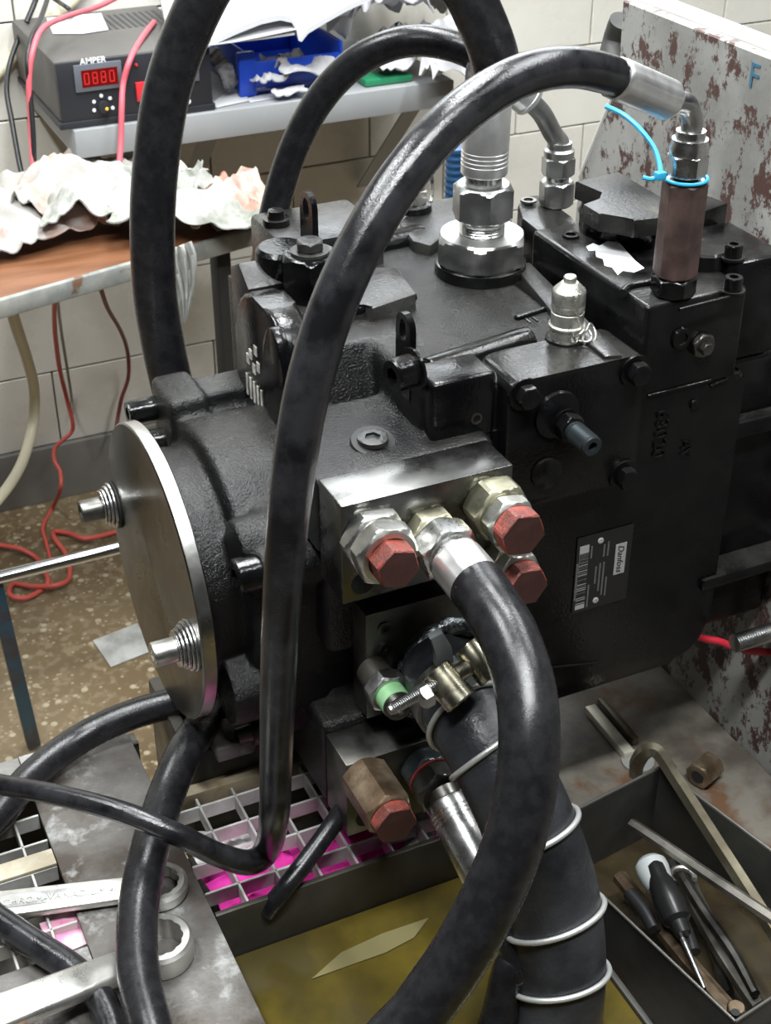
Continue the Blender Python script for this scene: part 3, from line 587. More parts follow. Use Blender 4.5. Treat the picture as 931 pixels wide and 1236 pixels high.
# cloths below the grating
tag(cloth('magenta_cloth', magenta, None, (0.005, 0.044, 0.550), (1, 0, 0), (0, 1, 0), 0.25, 0.080, 0.016, 41, 40, 16, freq=16), 'crumpled magenta cloth under the grating in the catch pan', 'cloth')
tag(cloth('pink_white_cloth', pinkwhite, None, (-0.085, 0.105, 0.545), (1, 0, 0), (0, 1, 0), 0.07, 0.06, 0.018, 42, 24, 24, freq=20), 'white and pink cloth under the grating beside the deck strip', 'cloth')
tag(cloth('pink_white_cloth', pinkwhite, None, (0.098, 0.035, 0.55), (1, 0, 0), (0, 1, 0), 0.06, 0.05, 0.018, 43, 20, 20, freq=20), 'white and pink cloth under the grating near the lower port block', 'cloth')
tag(cloth('pink_cloth', mat('pink_cloth', (0.60, 0.16, 0.32), (0.62, 0.45, 0.50), 25, rough=(0.8, 0.8)), None, P(88, 1128, z=0.585), (1, 0, 0), (0, 1, 0), 0.05, 0.04, 0.004, 44, 14, 12, freq=20), 'pale pink cloth showing between the spanners at the left', 'cloth')
# white casting foot with a hole on the beam
ft = thing('casting_foot', 'worn pale metal foot with a hole, on the beam below the disc', 'foot')
bm = bmesh.new(); b_ext(bm, [P(a, c, z=0.658) for a, c in ((248, 882), (268, 866), (296, 864), (309, 880), (307, 893), (262, 906))], (0, 0, -0.0175), 0.003); fin('foot_plate', bm, deckplate, ft)
lathe('foot_hole', gskt, ft, P(278, 888, z=0.6582), (0, 0, 1), [(0, 0.006), (0.0006, 0.006)], 16)
q = P(244, 900, z=0.65); box('foot_lug', deckplate, ft, q.x-0.006, q.x+0.008, q.y, q.y+0.03, 0.6405, 0.655, bev=0.003)
lathe('foot_pin', darksteel, ft, P(316, 880, z=0.665), (-1, 0, 0), [(0, 0.014), (0.012, 0.014), (0.012, 0.009), (0.026, 0.008)], 20)
# ================================================================ THE PUMP
AY, AZ_ = 0.228, 0.823
pu = thing('hydraulic_pump', 'large black painted hydraulic pump bolted to the upright plate of the bench', 'pump')
# end housing (left casting)
bm = bmesh.new()
b_lathe(bm, (-0.085, AY, AZ_), (1, 0, 0), [(0, 0.116), (0.048, 0.112)], 64)
b_lathe(bm, (-0.046, AY, AZ_), (1, 0, 0), [(0, 0.129), (0.004, 0.134), (0.11, 0.136)], 64)
b_box(bm, -0.030, 0.075, 0.085, 0.36, 0.70, 0.93, 0.01)
b_box(bm, -0.050, -0.010, 0.295, 0.362, 0.87, 0.960, 0.006)          # top lug
b_box(bm, -0.020, 0.075, 0.318, 0.36, 0.87, 0.950, 0.004)           # rail behind the lug
b_lathe(bm, (-0.055, 0.115, 0.905), (1, 0, 0), [(0, 0.026), (0.10, 0.030)], 32)   # upper front boss
b_lathe(bm, (-0.070, 0.125, 0.745), (1, 0, 0), [(0, 0.036), (0.12, 0.038)], 32)   # lower front boss
b_box(bm, 0.010, 0.075, 0.10, 0.34, 0.672, 0.76, 0.012)
b_lathe(bm, P(312, 690, y=0.088), (1, 0, 0), [(0, 0.021), (0.09, 0.024)], 24)
remeshed('end_housing', bm, cast, pu, 0.0035, 3)
# centre section carrying the ports
bm = bmesh.new()
b_ext(bm, [V((0.045, a, c)) for a, c in ((0.168, 0.985), (0.190, 1.042), (0.385, 1.042), (0.385, 0.8), (0.168, 0.8))], (0.10, 0, 0)); b_box(bm, 0.045, 0.20, 0.085, 0.385, 0.668, 0.985, 0.008)
b_box(bm, -0.002, 0.165, 0.0475, 0.14, 0.925, 0.998, 0.004)         # pad behind the upper block
b_box(bm, -0.002, 0.165, 0.0475, 0.14, 0.640, 0.735, 0.004)         # pad behind the lower block
b_box(bm, 0.010, 0.17, 0.06, 0.12, 0.80, 0.93, 0.01)
b_ext(bm, [V((0.0, 0.055, 0.99)), V((0.12, 0.055, 0.99)), V((0.12, 0.16, 1.002)), V((0.03, 0.16, 1.002)), V((-0.002, 0.09, 0.996))], (0, 0, -0.05))
b_box(bm, 0.11, 0.30, 0.075, 0.395, 0.95, 1.040, 0.010)             # flat top of the housing
b_lathe(bm, (0.02, 0.105, 0.86), (1, 0, 0), [(0, 0.020), (0.03, 0.020)], 24)
b_lathe(bm, (0.02, 0.105, 0.73), (1, 0, 0), [(0, 0.024), (0.03, 0.024)], 24)
remeshed('centre_housing', bm, cast, pu, 0.0035, 2)
# servo cover at the back left
pol = rr_poly(0.205, 0.338, 0.925, 1.060, 0.04, 6, (0.055, 0.05, 0.03, 0.03))
bm = bmesh.new(); b_ext(bm, [V((0.034, a, c)) for a, c in pol], (0.032, 0, 0), 0.006, 3); sc_ = fin('servo_cover', bm, black, pu)
bm = bmesh.new(); b_ext(bm, [V((0.028, 0.222 + 0.028*math.cos(k*math.pi/12), 1.0 + 0.055*math.sin(k*math.pi/12))) for k in range(24)], (0.012, 0, 0), 0.003); fin('cover_boss', bm, black, sc_)
bm = bmesh.new()
for i in range(5): b_box(bm, 0.0332, 0.0342, 0.268+i*0.010, 0.272+i*0.010, 0.945, 0.968)
for i, (a, c) in enumerate(((0.272, 0.985), (0.284, 0.978), (0.292, 0.99), (0.278, 1.0), (0.30, 0.982))): b_box(bm, 0.0332, 0.0342, a, a+0.007, c, c+0.010)
fin('paint_marks', bm, paintwhite, sc_, 0)
bm = bmesh.new(); b_ext(bm, [V((0.04, a, c)) for a, c in ((0.31, 1.055), (0.335, 1.072), (0.36, 1.06), (0.36, 1.0), (0.33, 1.0))], (0.05, 0, 0), 0.002); fin('cover_rib', bm, dusty, pu)
lathe('round_boss', black, pu, (0.085, 0.335, 0.99), (0, 0, 1), [(0, 0.026), (0.088, 0.026), (0.092, 0.022)], 32)
hb = hexa('bolt_boss', black, pu, (0.1000, 0.300, 1.000), (0, 0, 1), 0.086, 0.052, rot=0.15)
lathe('boss_collar', black, pu, (0.100, 0.300, 1.020), (0, 0, 1), [(0, 0.036), (0.016, 0.036), (0.020, 0.03)], 32)
hex_bolt(pu, (0.100, 0.300, 1.086), (0, 0, 1), 0.024, 0.010, dusty, 0.2)
bm = bmesh.new(); b_box(bm, 0.09, 0.20, 0.345, 0.44, 1.0, 1.078, 0.006); fin('rear_block', bm, dusty, pu)
lathe('rear_stud', black, pu, (0.105, 0.40, 1.0785), (0, 0, 1), [(0, 0.014), (0.006, 0.014), (0.006, 0.009), (0.014, 0.008)], 20)
def lifting_eye(cx, cy, cz, h, w):
    """flat bar with rounded head and hole, normal to x"""
    bm = bmesh.new(); n = 20; t = 0.006
    outer = [(cy-w/2, cz)] + [(cy - w/2*math.cos(math.pi*k/n), cz+h-w/2 + w/2*math.sin(math.pi*k/n)) for k in range(n+1)] + [(cy+w/2, cz)]
    hole = [(cy - w*0.24*math.cos(2*math.pi*k/20), cz+h-w*0.55 + w*0.36*math.sin(2*math.pi*k/20)) for k in range(20)]
    for x in (cx-t/2, cx+t/2):
        vo = [bm.verts.new((x, a, c)) for a, c in outer]; vh = [bm.verts.new((x, a, c)) for a, c in hole]
        eo = [bm.edges.new((vo[i], vo[(i+1) % len(vo)])) for i in range(len(vo))]; eh = [bm.edges.new((vh[i], vh[(i+1) % 20])) for i in range(20)]
        bmesh.ops.triangle_fill(bm, edges=eo+eh, use_beauty=True)
    bm.verts.ensure_lookup_table(); no = len(outer)
    vs_ = list(bm.verts); A, B = vs_[:no+20], vs_[no+20:]
    for i in range(no): bm.faces.new((A[i], A[(i+1) % no], B[(i+1) % no], B[i]))
    for i in range(20): bm.faces.new((A[no+i], A[no+(i+1) % 20], B[no+(i+1) % 20], B[no+i]))
    return fin('lifting_eye', bm, black, pu, 30)
lifting_eye(0.112, 0.116, 1.020, 0.078, 0.028)
lifting_eye(0.118, 0.345, 1.07, 0.058, 0.032)
# web plate on top
tri = [P(a, c, z=1.056) for a, c in ((396, 372), (425, 322), (478, 322), (503, 354), (450, 372), (440, 366))]
bm = bmesh.new(); b_ext(bm, tri, (0, 0, -0.030), 0.002); fin('top_web', bm, dusty, pu)
tube('web_bead', black, pu, [P(a, c, z=1.050) for a, c in ((392, 380), (410, 377), (450, 370), (470, 362), (502, 357))], 0.004, n=10)
# ribs like weld beads on the top face
def bead(a, c, r, sq=0.75, z=1.041):
    p, q = P(a[0], a[1], z=z), P(c[0], c[1], z=z); d = (q-p)
    return tube('cast_rib', black, pu, [(p, r*0.35), (p+d*0.04, r*0.9), (p+d*0.12, r), (p+d*0.88, r), (p+d*0.96, r*0.9), (q, r*0.35)], n=14)
bead((512, 452), (642, 411), 0.0145, z=1.036)
bead((440, 302), (512, 286), 0.0145, z=1.040)
bead((622, 385), (662, 372), 0.0035, z=1.041)
text('cast_number', '11', black, pu, P(636, 391, z=1.0402), (1, 0, 0), (0, 1, 0), 0.016, 0.001)
# rear flat pads
bm = bmesh.new(); b_ext(bm, [P(a, c, z=1.052) for a, c in ((482, 268), (505, 244), (552, 236), (566, 262), (520, 296), (498, 290))], (0, 0, -0.03), 0.003); fin('rear_pad', bm, dusty, pu)
bm = bmesh.new(); b_ext(bm, [P(a, c, z=1.047) for a, c in ((618, 318), (640, 316), (752, 428), (730, 430), (668, 378))], (0, 0, -0.02), 0.002); fin('top_gasket_strip', bm, dusty, pu)
# box on the front edge with a small drilled hole
bm = bmesh.new(); b_box(bm, 0.113, 0.175, 0.0655, 0.110, 0.99, 1.052, 0.005, 3); b_box(bm, 0.118, 0.173, 0.066, 0.10, 0.96, 1.0, 0.004); lb = fin('front_lump', bm, black, pu)
lathe('threaded_hole', darksteel, lb, P(575, 505, y=0.0658), (0, -1, 0), [(0, 0.0055), (0.001, 0.0055), (0.001, 0.0035), (-0.004, 0.003)], 18)
# plug in the rough sloping face
pc = P(450, 531, z=1.001)
lathe('plug_seat', gskt, pu, pc-V((0, 0, 0.004)), (0, -0.25, 1), [(0, 0.020), (0.004, 0.019)], 32)
cap_screw(pu, pc-V((0, 0, 0.001)), (0, -0.05, 1), 0.0135, 0.0045, dusty, False, 'socket_plug')
# knurled cap screw pointing left below the eye
cap_screw(pu, P(500, 446, y=0.088), (-1, -0.15, 0), 0.0145, 0.020, black, True)
# ---- main (right) housing
pol = rr_poly(0.170, 0.449, 0.655, 0.99, 0.03, 8, (0.008, 0.004, 0.02, 0.045))
bm = bmesh.new(); b_ext(bm, [V((a, 0.072, c)) for a, c in pol], (0, 0.33, 0), 0.006, 3); mh = fin('main_housing', bm, black, pu)
# side cover with bolts
pol = rr_poly(0.181, 0.3215, 0.912, 1.0435, 0.012, 6)
bm = bmesh.new(); b_ext(bm, [V((a, 0.056, c)) for a, c in pol], (0, 0.060, 0), 0.003, 2); sc2 = fin('side_cover', bm, black, pu)
for px, py in ((632, 475), (766, 447), (752, 573)): hex_bolt(pu, P(px, py, y=0.0558), (0, -1, 0), 0.0195, 0.011, black if px != 632 else black, 0.5)
lathe('blind_plug', black, pu, P(659, 571, y=0.0558), (0, -1, 0), [(0, 0.0155), (0.003, 0.0155), (0.0045, 0.013), (0.0045, 0.0)], 32)
lathe('screw_boss', black, pu, P(672, 500, y=0.0558), (0, -1, 0), [(0, 0.023), (0.003, 0.022)], 40)
s0 = P(681, 510, y=0.0558)
lathe('adjuster_washer', black, pu, s0, (0, -1, 0), [(0, 0.015), (0.004, 0.015)], 32)
hexa('adjuster_nut', black, pu, s0-V((0, 0.004, 0)), (0, -1, 0), 0.013, 0.024, rot=0.2)
bm = bmesh.new(); prof = [(0, 0.0095)]
for i in range(14): prof += [(0.012+i*0.0016, 0.0100), (0.0128+i*0.0016, 0.0092)]
prof += [(0.037, 0.0095), (0.038, 0.0085), (0.038, 0.0045), (0.033, 0.004)]
b_lathe(bm, s0-V((0, 0.010, 0)), (0, -1, 0), prof, 24); fin('adjuster_screw', bm, mat('blued_screw', (0.045, 0.055, 0.06), rough=(0.3, 0.3), metal=0.7), pu)
for px, py in ((735, 500), (747, 503), (838, 488)): lathe('casting_dot', black, pu, P(px, py, y=0.0712), (0, -1, 0), [(0, 0.005), (0.002, 0.0045), (0.003, 0.0)], 14)
# cast letters in a column
text('cast_letters', '63020', black, mh, P(785, 498, y=0.0715)+V((0.008, 0, 0)), (0, 0, -1), (1, 0, 0), 0.021, 0.0016)
text('cast_letters', 'AV', black, mh, P(815, 533, y=0.0715)+V((0.008, 0, 0)), (0, 0, -1), (1, 0, 0), 0.017, 0.0016)
# groove lines and ledges of the right housing
def edgebar(a, c, y, r=0.0016): 
    return tube('cast_edge', black, pu, [P(a[0], a[1], y=y), P((a[0]+c[0])/2, (a[1]+c[1])/2, y=y), P(c[0], c[1], y=y)], r, n=8)
edgebar((662, 806), (722, 800), 0.0715); edgebar((782, 478), (858, 459), 0.071); edgebar((858, 466), (878, 458), 0.071)
bm = bmesh.new(); b_box(bm, 0.449, XP-0.0005, 0.10, 0.39, 0.66, 0.99, 0.012, 3); fin('mounting_flange', bm, black, pu)
bm = bmesh.new(); b_box(bm, 0.452, XP-0.0005, 0.085, 0.20, 0.905, 0.925, 0.005); fin('flange_rib', bm, black, pu)
bm = bmesh.new(); b_box(bm, 0.43, XP-0.0005, 0.068, 0.18, 0.742, 0.756, 0.003); fin('flange_rib', bm, black, pu)
bm = bmesh.new(); b_lathe(bm, (0.452, 0.15, 0.845), (1, 0, 0), [(0, 0.045), (0.09, 0.05)], 32); fin('flange_barrel', bm, black, pu)
bm = bmesh.new(); b_lathe(bm, (0.452, 0.17, 0.985), (1, 0, 0), [(0, 0.040), (0.096, 0.045)], 32); fin('flange_barrel', bm, black, pu)
# ---- control valve block on top at the right
vt = 1.080
bm = bmesh.new(); b_box(bm, 0.327, 0.437, 0.0715, 0.275, 0.985, vt, 0.005, 3); vb = fin('valve_block', bm, black, pu)
bm = bmesh.new(); b_ext(bm, [P(a, c, z=vt-0.002) for a, c in ((630, 262), (625, 246), (632, 236), (650, 234), (668, 242), (690, 262), (716, 302), (700, 318))], (0, 0, -0.05), 0.004, 2); fin('valve_rear_lug', bm, black, pu)
lathe('lug_hole', darksteel, pu, P(638, 243, z=vt), (0, 0, 1), [(0, 0.0085), (0.002, 0.0085), (0.002, 0.005), (-0.002, 0.005)], 20)
# raised cover plate with a notch
cov = [P(a, c, z=1.118) for a, c in ((694, 219), (747, 207), (803, 240), (800, 262), (766, 266), (757, 262), (724, 258), (704, 246), (726, 240), (729, 232))]
bm = bmesh.new(); b_ext(bm, cov, (0, 0, -0.018), 0.0015, 2); fin('control_cover', bm, dusty, pu)
bm = bmesh.new(); b_ext(bm, [P(a, c, z=1.100) for a, c in ((700, 250), (716, 262), (752, 268), (790, 278), (803, 252), (750, 222), (704, 232))], (0, 0, -0.03), 0.004, 2); fin('control_body', bm, black, pu)
lathe('solenoid_knob', black, pu, P(737, 278, z=vt), (0, 0, 1), [(0, 0.030), (0.012, 0.029), (0.016, 0.024), (0.018, 0.0)], 32)
bm = bmesh.new(); b_ext(bm, [P(a, c, z=vt+0.0001) for a, c in ((708, 298), (716, 294), (724, 297), (734, 291), (743, 289), (752, 298), (757, 304), (768, 316), (778, 324), (766, 329), (752, 327), (746, 332), (739, 323), (730, 321), (728, 313), (720, 310), (719, 303), (711, 303))], (0, 0, 0.0005)); tl2 = fin('torn_label', bm, mat('torn_label_paper', (0.86, 0.87, 0.88), rough=(0.4, 0.4)), vb, 0); tl2['label'] = 'ragged bright white patch'  # thin bright white patch with a ragged outline on the block top
lathe('dowel_hole', black, pu, P(689, 286, z=vt), (0, 0, 1), [(0, 0.0085), (0.003, 0.0085), (0.003, 0.005), (-0.001, 0.005)], 20)
tube('valve_bead', black, pu, [P(a, c, z=vt+0.001) for a, c in ((752, 354), (757, 348), (770, 344), (798, 340))], 0.004, n=10)
tube('valve_edge', black, pu, [P(a, c, z=vt-0.001) for a, c in ((820, 374), (860, 364), (898, 354))], 0.002, n=8)
lathe('valve_boss', black, pu, P(850, 318, z=vt), (0, 0, 1), [(0, 0.022), (0.014, 0.0215), (0.016, 0.019), (0.016, 0)], 32)
for px, py, zz in ((884, 312, 1.092), (884, 352, vt)): cap_screw(pu, P(px, py, z=zz), (0, 0, 1), 0.0085, 0.012, black, True)
bm = bmesh.new(); b_box(bm, 0.437, 0.500, 0.095, 0.19, 0.99, 1.092, 0.006, 2); fin('valve_shoulder', bm, black, pu)
bm = bmesh.new(); q = P(842, 264, z=1.10); b_obox(bm, (q.x+0.012, q.y+0.016, 1.082), (0.96, 0.26, 0), (-0.26, 0.96, 0), (0, 0, 1), 0.056, 0.03, 0.05, 0.003); fin('relay_box', bm, black, pu)
lathe('relay_screw', darksteel, pu, P(866, 285, y=q.y+0.002), (0.26, -0.96, 0), [(0, 0.013), (0.006, 0.012), (0.008, 0.009), (0.008, 0)], 24)
hexa('valve_nut', darksteel, pu, P(846, 415, y=0.0712), (0, -1, 0), 0.007, 0.022, rot=0.2); hexa('valve_stud', darksteel, pu, P(850, 419, y=0.064), (0, -1, 0), 0.007, 0.011, rot=0.4)
lathe('valve_disc', black, pu, P(822, 408, y=0.0712), (0, -1, 0), [(0, 0.011), (0.003, 0.010), (0.003, 0.006), (0.001, 0.005)], 24)
# ---- name plate
ny = 0.0712
n00, n11 = P(690, 741, y=ny), P(762, 636, y=ny); nx0, nx1, nz0, nz1 = 0.2745, 0.3375, 0.7610, 0.8500
npl = box('name_plate', tagblack, pu, nx0, nx1, ny-0.0006, ny+0.0002, nz0, nz1, bev=0)
w_ = nx1-nx0; h_ = nz1-nz0
bm = bmesh.new(); b_box(bm, nx0+0.003, nx0+0.0135, ny-0.0009, ny-0.0006, nz0+0.004, nz1-0.010); fin('barcode_ground', bm, tagwhite, npl, 0)
bm = bmesh.new(); zz = nz0+0.010; random.seed(3)
while zz < nz1-0.018:
    t = random.choice((0.0005, 0.0008, 0.0013)); b_box(bm, nx0+0.003, nx0+0.0135, ny-0.0012, ny-0.0009, zz, zz+t); zz += t+random.choice((0.0006, 0.0009, 0.0015))
fin('barcode_bars', bm, tagblack, npl, 0)
bm = bmesh.new(); b_box(bm, nx1-0.0185, nx1-0.006, ny-0.0009, ny-0.0006, nz0+0.034, nz1-0.019); fin('logo_ground', bm, tagwhite, npl, 0)
text('logo', 'Danfoss', tagblack, npl, (nx1-0.0155, ny-0.0010, nz1-0.0205), (0, 0, -1), (1, 0, 0), 0.0098, 0.0002, shear=0.35)
for a, c in ((0.30, 0.10), (0.43, 0.90)):
    pass
for rx, rz in ((nx0+0.026, nz1-0.009), (nx0+0.0265, nz0+0.009)):
    lathe('rivet', tagwhite, npl, (rx, ny-0.0006, rz), (0, -1, 0), [(0, 0.0034), (0.0008, 0.0032), (0.0012, 0.0012), (0.0004, 0.0010)], 16)
for lx, lz, s in ((nx0+0.0015, nz0+0.055, 'BARCODE'), ): pass
bm = bmesh.new()
for (xo, z1_, z2_) in ((0.0005, 0.016, 0.060), (0.0155, 0.062, 0.076), (0.0155, 0.004, 0.030), (0.0300, 0.060, 0.074), (0.0345, 0.060, 0.076), (0.0225, 0.030, 0.050), (0.0270, 0.020, 0.052), (0.0312, 0.014, 0.052), (0.0355, 0.012, 0.034)):
    z_ = nz0+z1_
    while z_ < nz0+z2_: b_box(bm, nx0+xo+0.0002, nx0+xo+0.0020, ny-0.0009, ny-0.0006, z_, z_+0.0014); z_ += 0.0021
fin('small_print', bm, tagdim, npl, 0)
# ================================================================ blind disc on the end of the pump
ds = thing('cover_disc', 'round turned steel cover disc bolted over the left end of the pump', 'disc')
lathe('disc_plate', discsteel, ds, (-0.1, AY, AZ_), (1, 0, 0), [(0, 0.0), (0, 0.1435), (0.0012, 0.1447), (0.0130, 0.1447), (0.0142, 0.143), (0.0142, 0.0)], 128)
lathe('disc_rim', rimsteel, ds, (-0.0985, AY, AZ_), (1, 0, 0), [(0, 0.1440), (0.0002, 0.1452), (0.0110, 0.1452), (0.0112, 0.1440)], 128)
for (by_, bz_, ml) in ((0.351, 0.829, darksteel), (0.1125, 0.8165, whitezinc)):
    x_ = -0.1
    for i, (r_, t_) in enumerate(((0.0245, 0.003), (0.0235, 0.003), (0.021, 0.003), (0.0185, 0.003), (0.0175, 0.002))):
        lathe('washer', gskt if (i == 0 and ml is darksteel) else zinc, ds, (x_, by_, bz_), (-1, 0, 0), [(0, 0.008), (0, r_-0.0008), (0.0006, r_), (t_-0.0006, r_), (t_, r_-0.0008), (t_, 0.008)], 40); x_ -= t_+0.0004
    cap_screw(ds, (x_, by_, bz_), (-1, 0, 0), 0.0118, 0.021, ml, False)
for (y_, z_, x_) in ((0.352, 0.928, -0.050), (0.322, 0.908, -0.052)): cap_screw(pu, (x_, y_, z_), (-1, 0, 0), 0.0125, 0.028, black, False)
cap_screw(pu, P(312, 690, y=0.088), (-1, 0, 0), 0.0165, 0.022, black, False)
# ================================================================ PORT BLOCKS AND THEIR PLUGS
NY = V((0, -1, 0))
def red_plug(parent, p, af=0.034, h=0.013, rot=0.0):
    c = hexa('red_plug', redcap, parent, p, NY, h, af, rot=rot, soft=0.97)
    bm = bmesh.new(); u, w = frame(NY); R = af/2*0.985
    q = V(p) + NY*(h+0.0001); b_ext(bm, [q + (u*math.cos(rot + k*math.pi/3) + w*math.sin(rot + k*math.pi/3))*R*1.10 for k in range(6)], NY*0.0005); fin('plug_end_face', bm, redcapend, c, 0)
    return c
ub = thing('port_block', 'bright steel port block with upper row of hex fittings on the pump front', 'block')
box('block_body', steel, ub, 0.0, 0.156, 0.0, 0.047, 0.904, 1.0, bev=0.0012)
lathe('bolt_hole', gskt, ub, P(438, 704, y=0.0), NY, [(-0.002, 0.0), (-0.002, 0.0105), (0.0006, 0.0105), (0.0006, 0.009)], 24)
ax, az = 0.0255, 0.966
hexa('union_nut', whitezinc, ub, (ax, 0, az), NY, 0.017, 0.052, rot=0.42, ch1=True)
hexa('union_nut', whitezinc, ub, (ax, -0.0168, az), NY, 0.020, 0.050, rot=0.30, bore=0.0185, bdepth=0.006)
red_plug(ub, (ax, -0.031, az), 0.0335, 0.023, 0.25)
ax, az = 0.1345, 0.9705
hexa('union_nut', yellowzinc, ub, (ax, 0, az), NY, 0.026, 0.048, rot=0.45)
hexa('union_nut', whitezinc, ub, (ax, -0.026, az), NY, 0.016, 0.041, rot=0.35)
red_plug(ub, (ax, -0.042, az), 0.0365, 0.017, 0.33)
ax, az = 0.1475, 0.9095
hexa('union_nut', yellowzinc, ub, (ax-0.002, 0, az), NY, 0.020, 0.036, rot=0.4)
hexa('union_nut', whitezinc, ub, (ax, -0.020, az), NY, 0.015, 0.041, rot=0.35)
red_plug(ub, (ax, -0.035, az), 0.0345, 0.015, 0.42)
mx, mz = 0.0775, 0.9575
hexa('adapter', yellowzinc, ub, (mx-0.001, 0, mz), NY, 0.018, 0.043, rot=0.5)
lathe('red_mark_ring', redcap, ub, (mx-0.001, -0.018, mz), NY, [(0, 0.019), (0.0014, 0.019)], 40)
lo = thing('port_block', 'dark steel port block low on the pump, partly behind the wire-bound hose', 'block')
box('block_body', darksteel, lo, 0.0, 0.150, 0.0, 0.0475, 0.638, 0.726, bev=0.0012)
lathe('bolt_hole', gskt, lo, P(441, 987, y=0.0), NY, [(-0.002, 0.0), (-0.002, 0.0095), (0.0006, 0.0095), (0.0006, 0.008)], 24)
hexa('long_hex_plug', brass, lo, (0.0165, 0, 0.709), NY, 0.058, 0.041, rot=0.12)
red_plug(lo, (0.0165, -0.058, 0.709), 0.036, 0.013, 0.35)
hexa('adapter', mat('bluish_zinc', (0.10, 0.12, 0.13), (0.17, 0.19, 0.20), 30, rough=(0.25, 0.4), metal=0.9), lo, (0.0765, 0, 0.698), NY, 0.020, 0.044, rot=0.35)
lathe('red_mark_ring', redline, lo, (0.0765, -0.020, 0.698), NY, [(0, 0.0225), (0.0012, 0.0225)], 40)
# ================================================================ HOSES
def ferrule(parent, p0, p1, r, m=zinc, groove=0, flats=0, n=None):
    d = V(p1)-V(p0); Lg = d.length
    prof = [(0, r*0.86), (0, r*0.96), (0.0015, r)]
    for i in range(groove): t = Lg*0.14+i*0.0042; prof += [(t, r), (t+0.0006, r*0.965), (t+0.0014, r*0.965), (t+0.0020, r)]
    prof += [(Lg-0.0012, r), (Lg, r*0.97), (Lg, r*0.88)]
    return lathe('ferrule', m, parent, p0, d, prof, n or 32, 30)
def crimp_ferrule(parent, p0, p1, r, m=zinc, k=8):
    """ferrule pressed to flats with fine seams between them"""
    d = (V(p1)-V(p0)); Lg = d.length; d.normalize(); u, w = frame(d); bm = bmesh.new(); n = k*6; rings = []
    for t, s in ((0, 0.93), (0.0015, 0.985), (0.004, 1), (Lg-0.004, 1), (Lg-0.001, 0.985), (Lg, 0.95)):
        ring = []
        for j in range(n):
            a = 2*math.pi*j/n; ph = (a*k/(2*math.pi)) % 1
            rr = r*s*(1.0 + 0.012*math.cos((ph-0.5)*2*math.pi)) - (r*0.03 if ph < 0.09 else 0)
            ring.append(V(p0)+d*t+(u*math.cos(a)+w*math.sin(a))*rr)
        rings.append(ring)
    b_rings(bm, rings); return fin('ferrule', bm, m, parent, 40)
# ---- H6: thick front hose from the port block
h = thing('pressure_hose', 'thick black hose curving from the upper port block down in front of everything', 'hose')
hexa('swivel_nut', zinc, h, (mx, -0.0195, mz), NY, 0.026, 0.0465, rot=0.30)
f0 = V((mx, -0.0455, mz)); f1 = V((mx+0.0005, -0.094, mz-0.003))
lathe('neck', zinc, h, (mx, -0.0455, mz), NY, [(0, 0.019), (0.006, 0.019)], 32)
crimp_ferrule(h, f0+V((0, -0.004, 0)), f1, 0.0225, alu)
path6 = [f1-(f1-f0)*0.2, f1, P(596, 737, y=-0.118), P(615, 770, y=-0.146), P(634, 830, y=-0.182), P(639, 900, y=-0.212), P(629, 985, y=-0.232), P(603, 1062, y=-0.242), P(560, 1145, y=-0.248), P(508, 1220, y=-0.252), P(452, 1300, y=-0.262), V((-0.10, -0.32, 0.59)), V((-0.115, -0.38, 0.565)), V((-0.105, -0.46, 0.56))]
tube('rubber_hose', rubber, h, path6, 0.0230, n=32, sub=12)
# ---- lower hose with a zinc ferrule, going behind the thick hose
h = thing('pressure_hose', 'hose with a long zinc ferrule leaving the lower port block', 'hose')
hexa('swivel_nut', darksteel, h, (0.0765, -0.0215, 0.698), NY, 0.022, 0.044, rot=0.25)
g0 = V((0.077, -0.043, 0.697)); g1 = V((0.081, -0.120, 0.662)); g2 = g1 + (g1-g0)*0.3
lathe('neck', darksteel, h, g0, g1-g0, [(-0.004, 0.016), (0.010, 0.016)], 24)
ferrule(h, g0+(g1-g0)*0.08, g1, 0.0212, zinc, 3)
tube('rubber_hose', rubber, h, [g1-(g1-g0)*0.2, g1, g1+(g1-g0)*0.4, g1+(g1-g0)*0.8+V((0, 0, -0.02)), V((0.076, -0.178, 0.610)), V((0.060, -0.19, 0.575)), V((0.045, -0.20, 0.550))], 0.0165, n=24)
# ---- suction hose with wire rings
h = thing('suction_hose', 'fat black suction hose bound with bright wire rings', 'hose')
sp_ = [(P(528, 806, y=0.000), 0.034), (P(552, 845, y=-0.05), 0.036), (P(590, 900, y=-0.098), 0.038), (P(632, 980, y=-0.138), 0.040), (P(664, 1075, y=-0.165), 0.0415), (P(674, 1170, y=-0.19), 0.0415), (P(664, 1270, y=-0.21), 0.0415), (P(652, 1330, y=-0.222), 0.0415), (V((0.075, -0.235, 0.512)), 0.0415)]
tube('rubber_hose', mat('suction_rubber', (0.010, 0.011, 0.013), (0.03, 0.032, 0.036), 14, rough=(0.28, 0.5), bump=0.3, bscale=260), h, sp_, n=40, sub=12)
ss = catmull(sp_, 12)
def ring_at(i, lean, roll, k=1.03):
    """bright wire turn round the hose: lean swings it towards square to the hose, roll lifts its right side"""
    p, r = ss[i]; t = (ss[i+1][0]-ss[i-1][0]).normalized(); v = V((0.39, 0.80, -0.46)).normalized()
    nrm = (t - v*(t.dot(v)*lean) + V((0.906, -0.423, 0))*roll).normalized(); pts = []
    a_, b_ = frame(nrm, t.cross(nrm) if t.cross(nrm).length > 0.05 else (1, 0, 0))
    for j in range(48):
        q = a_*math.cos(2*math.pi*j/48) + b_*math.sin(2*math.pi*j/48); ax_ = q - t*q.dot(t)
        pts.append(p + q*((r*k+0.0012)/max(0.35, ax_.length)))
    bm = bmesh.new(); b_tube(bm, [(q, 0.0026) for q in pts], n=8, closed=True, smooth_path=False); return fin('wire_ring', bm, wire, h, 60)
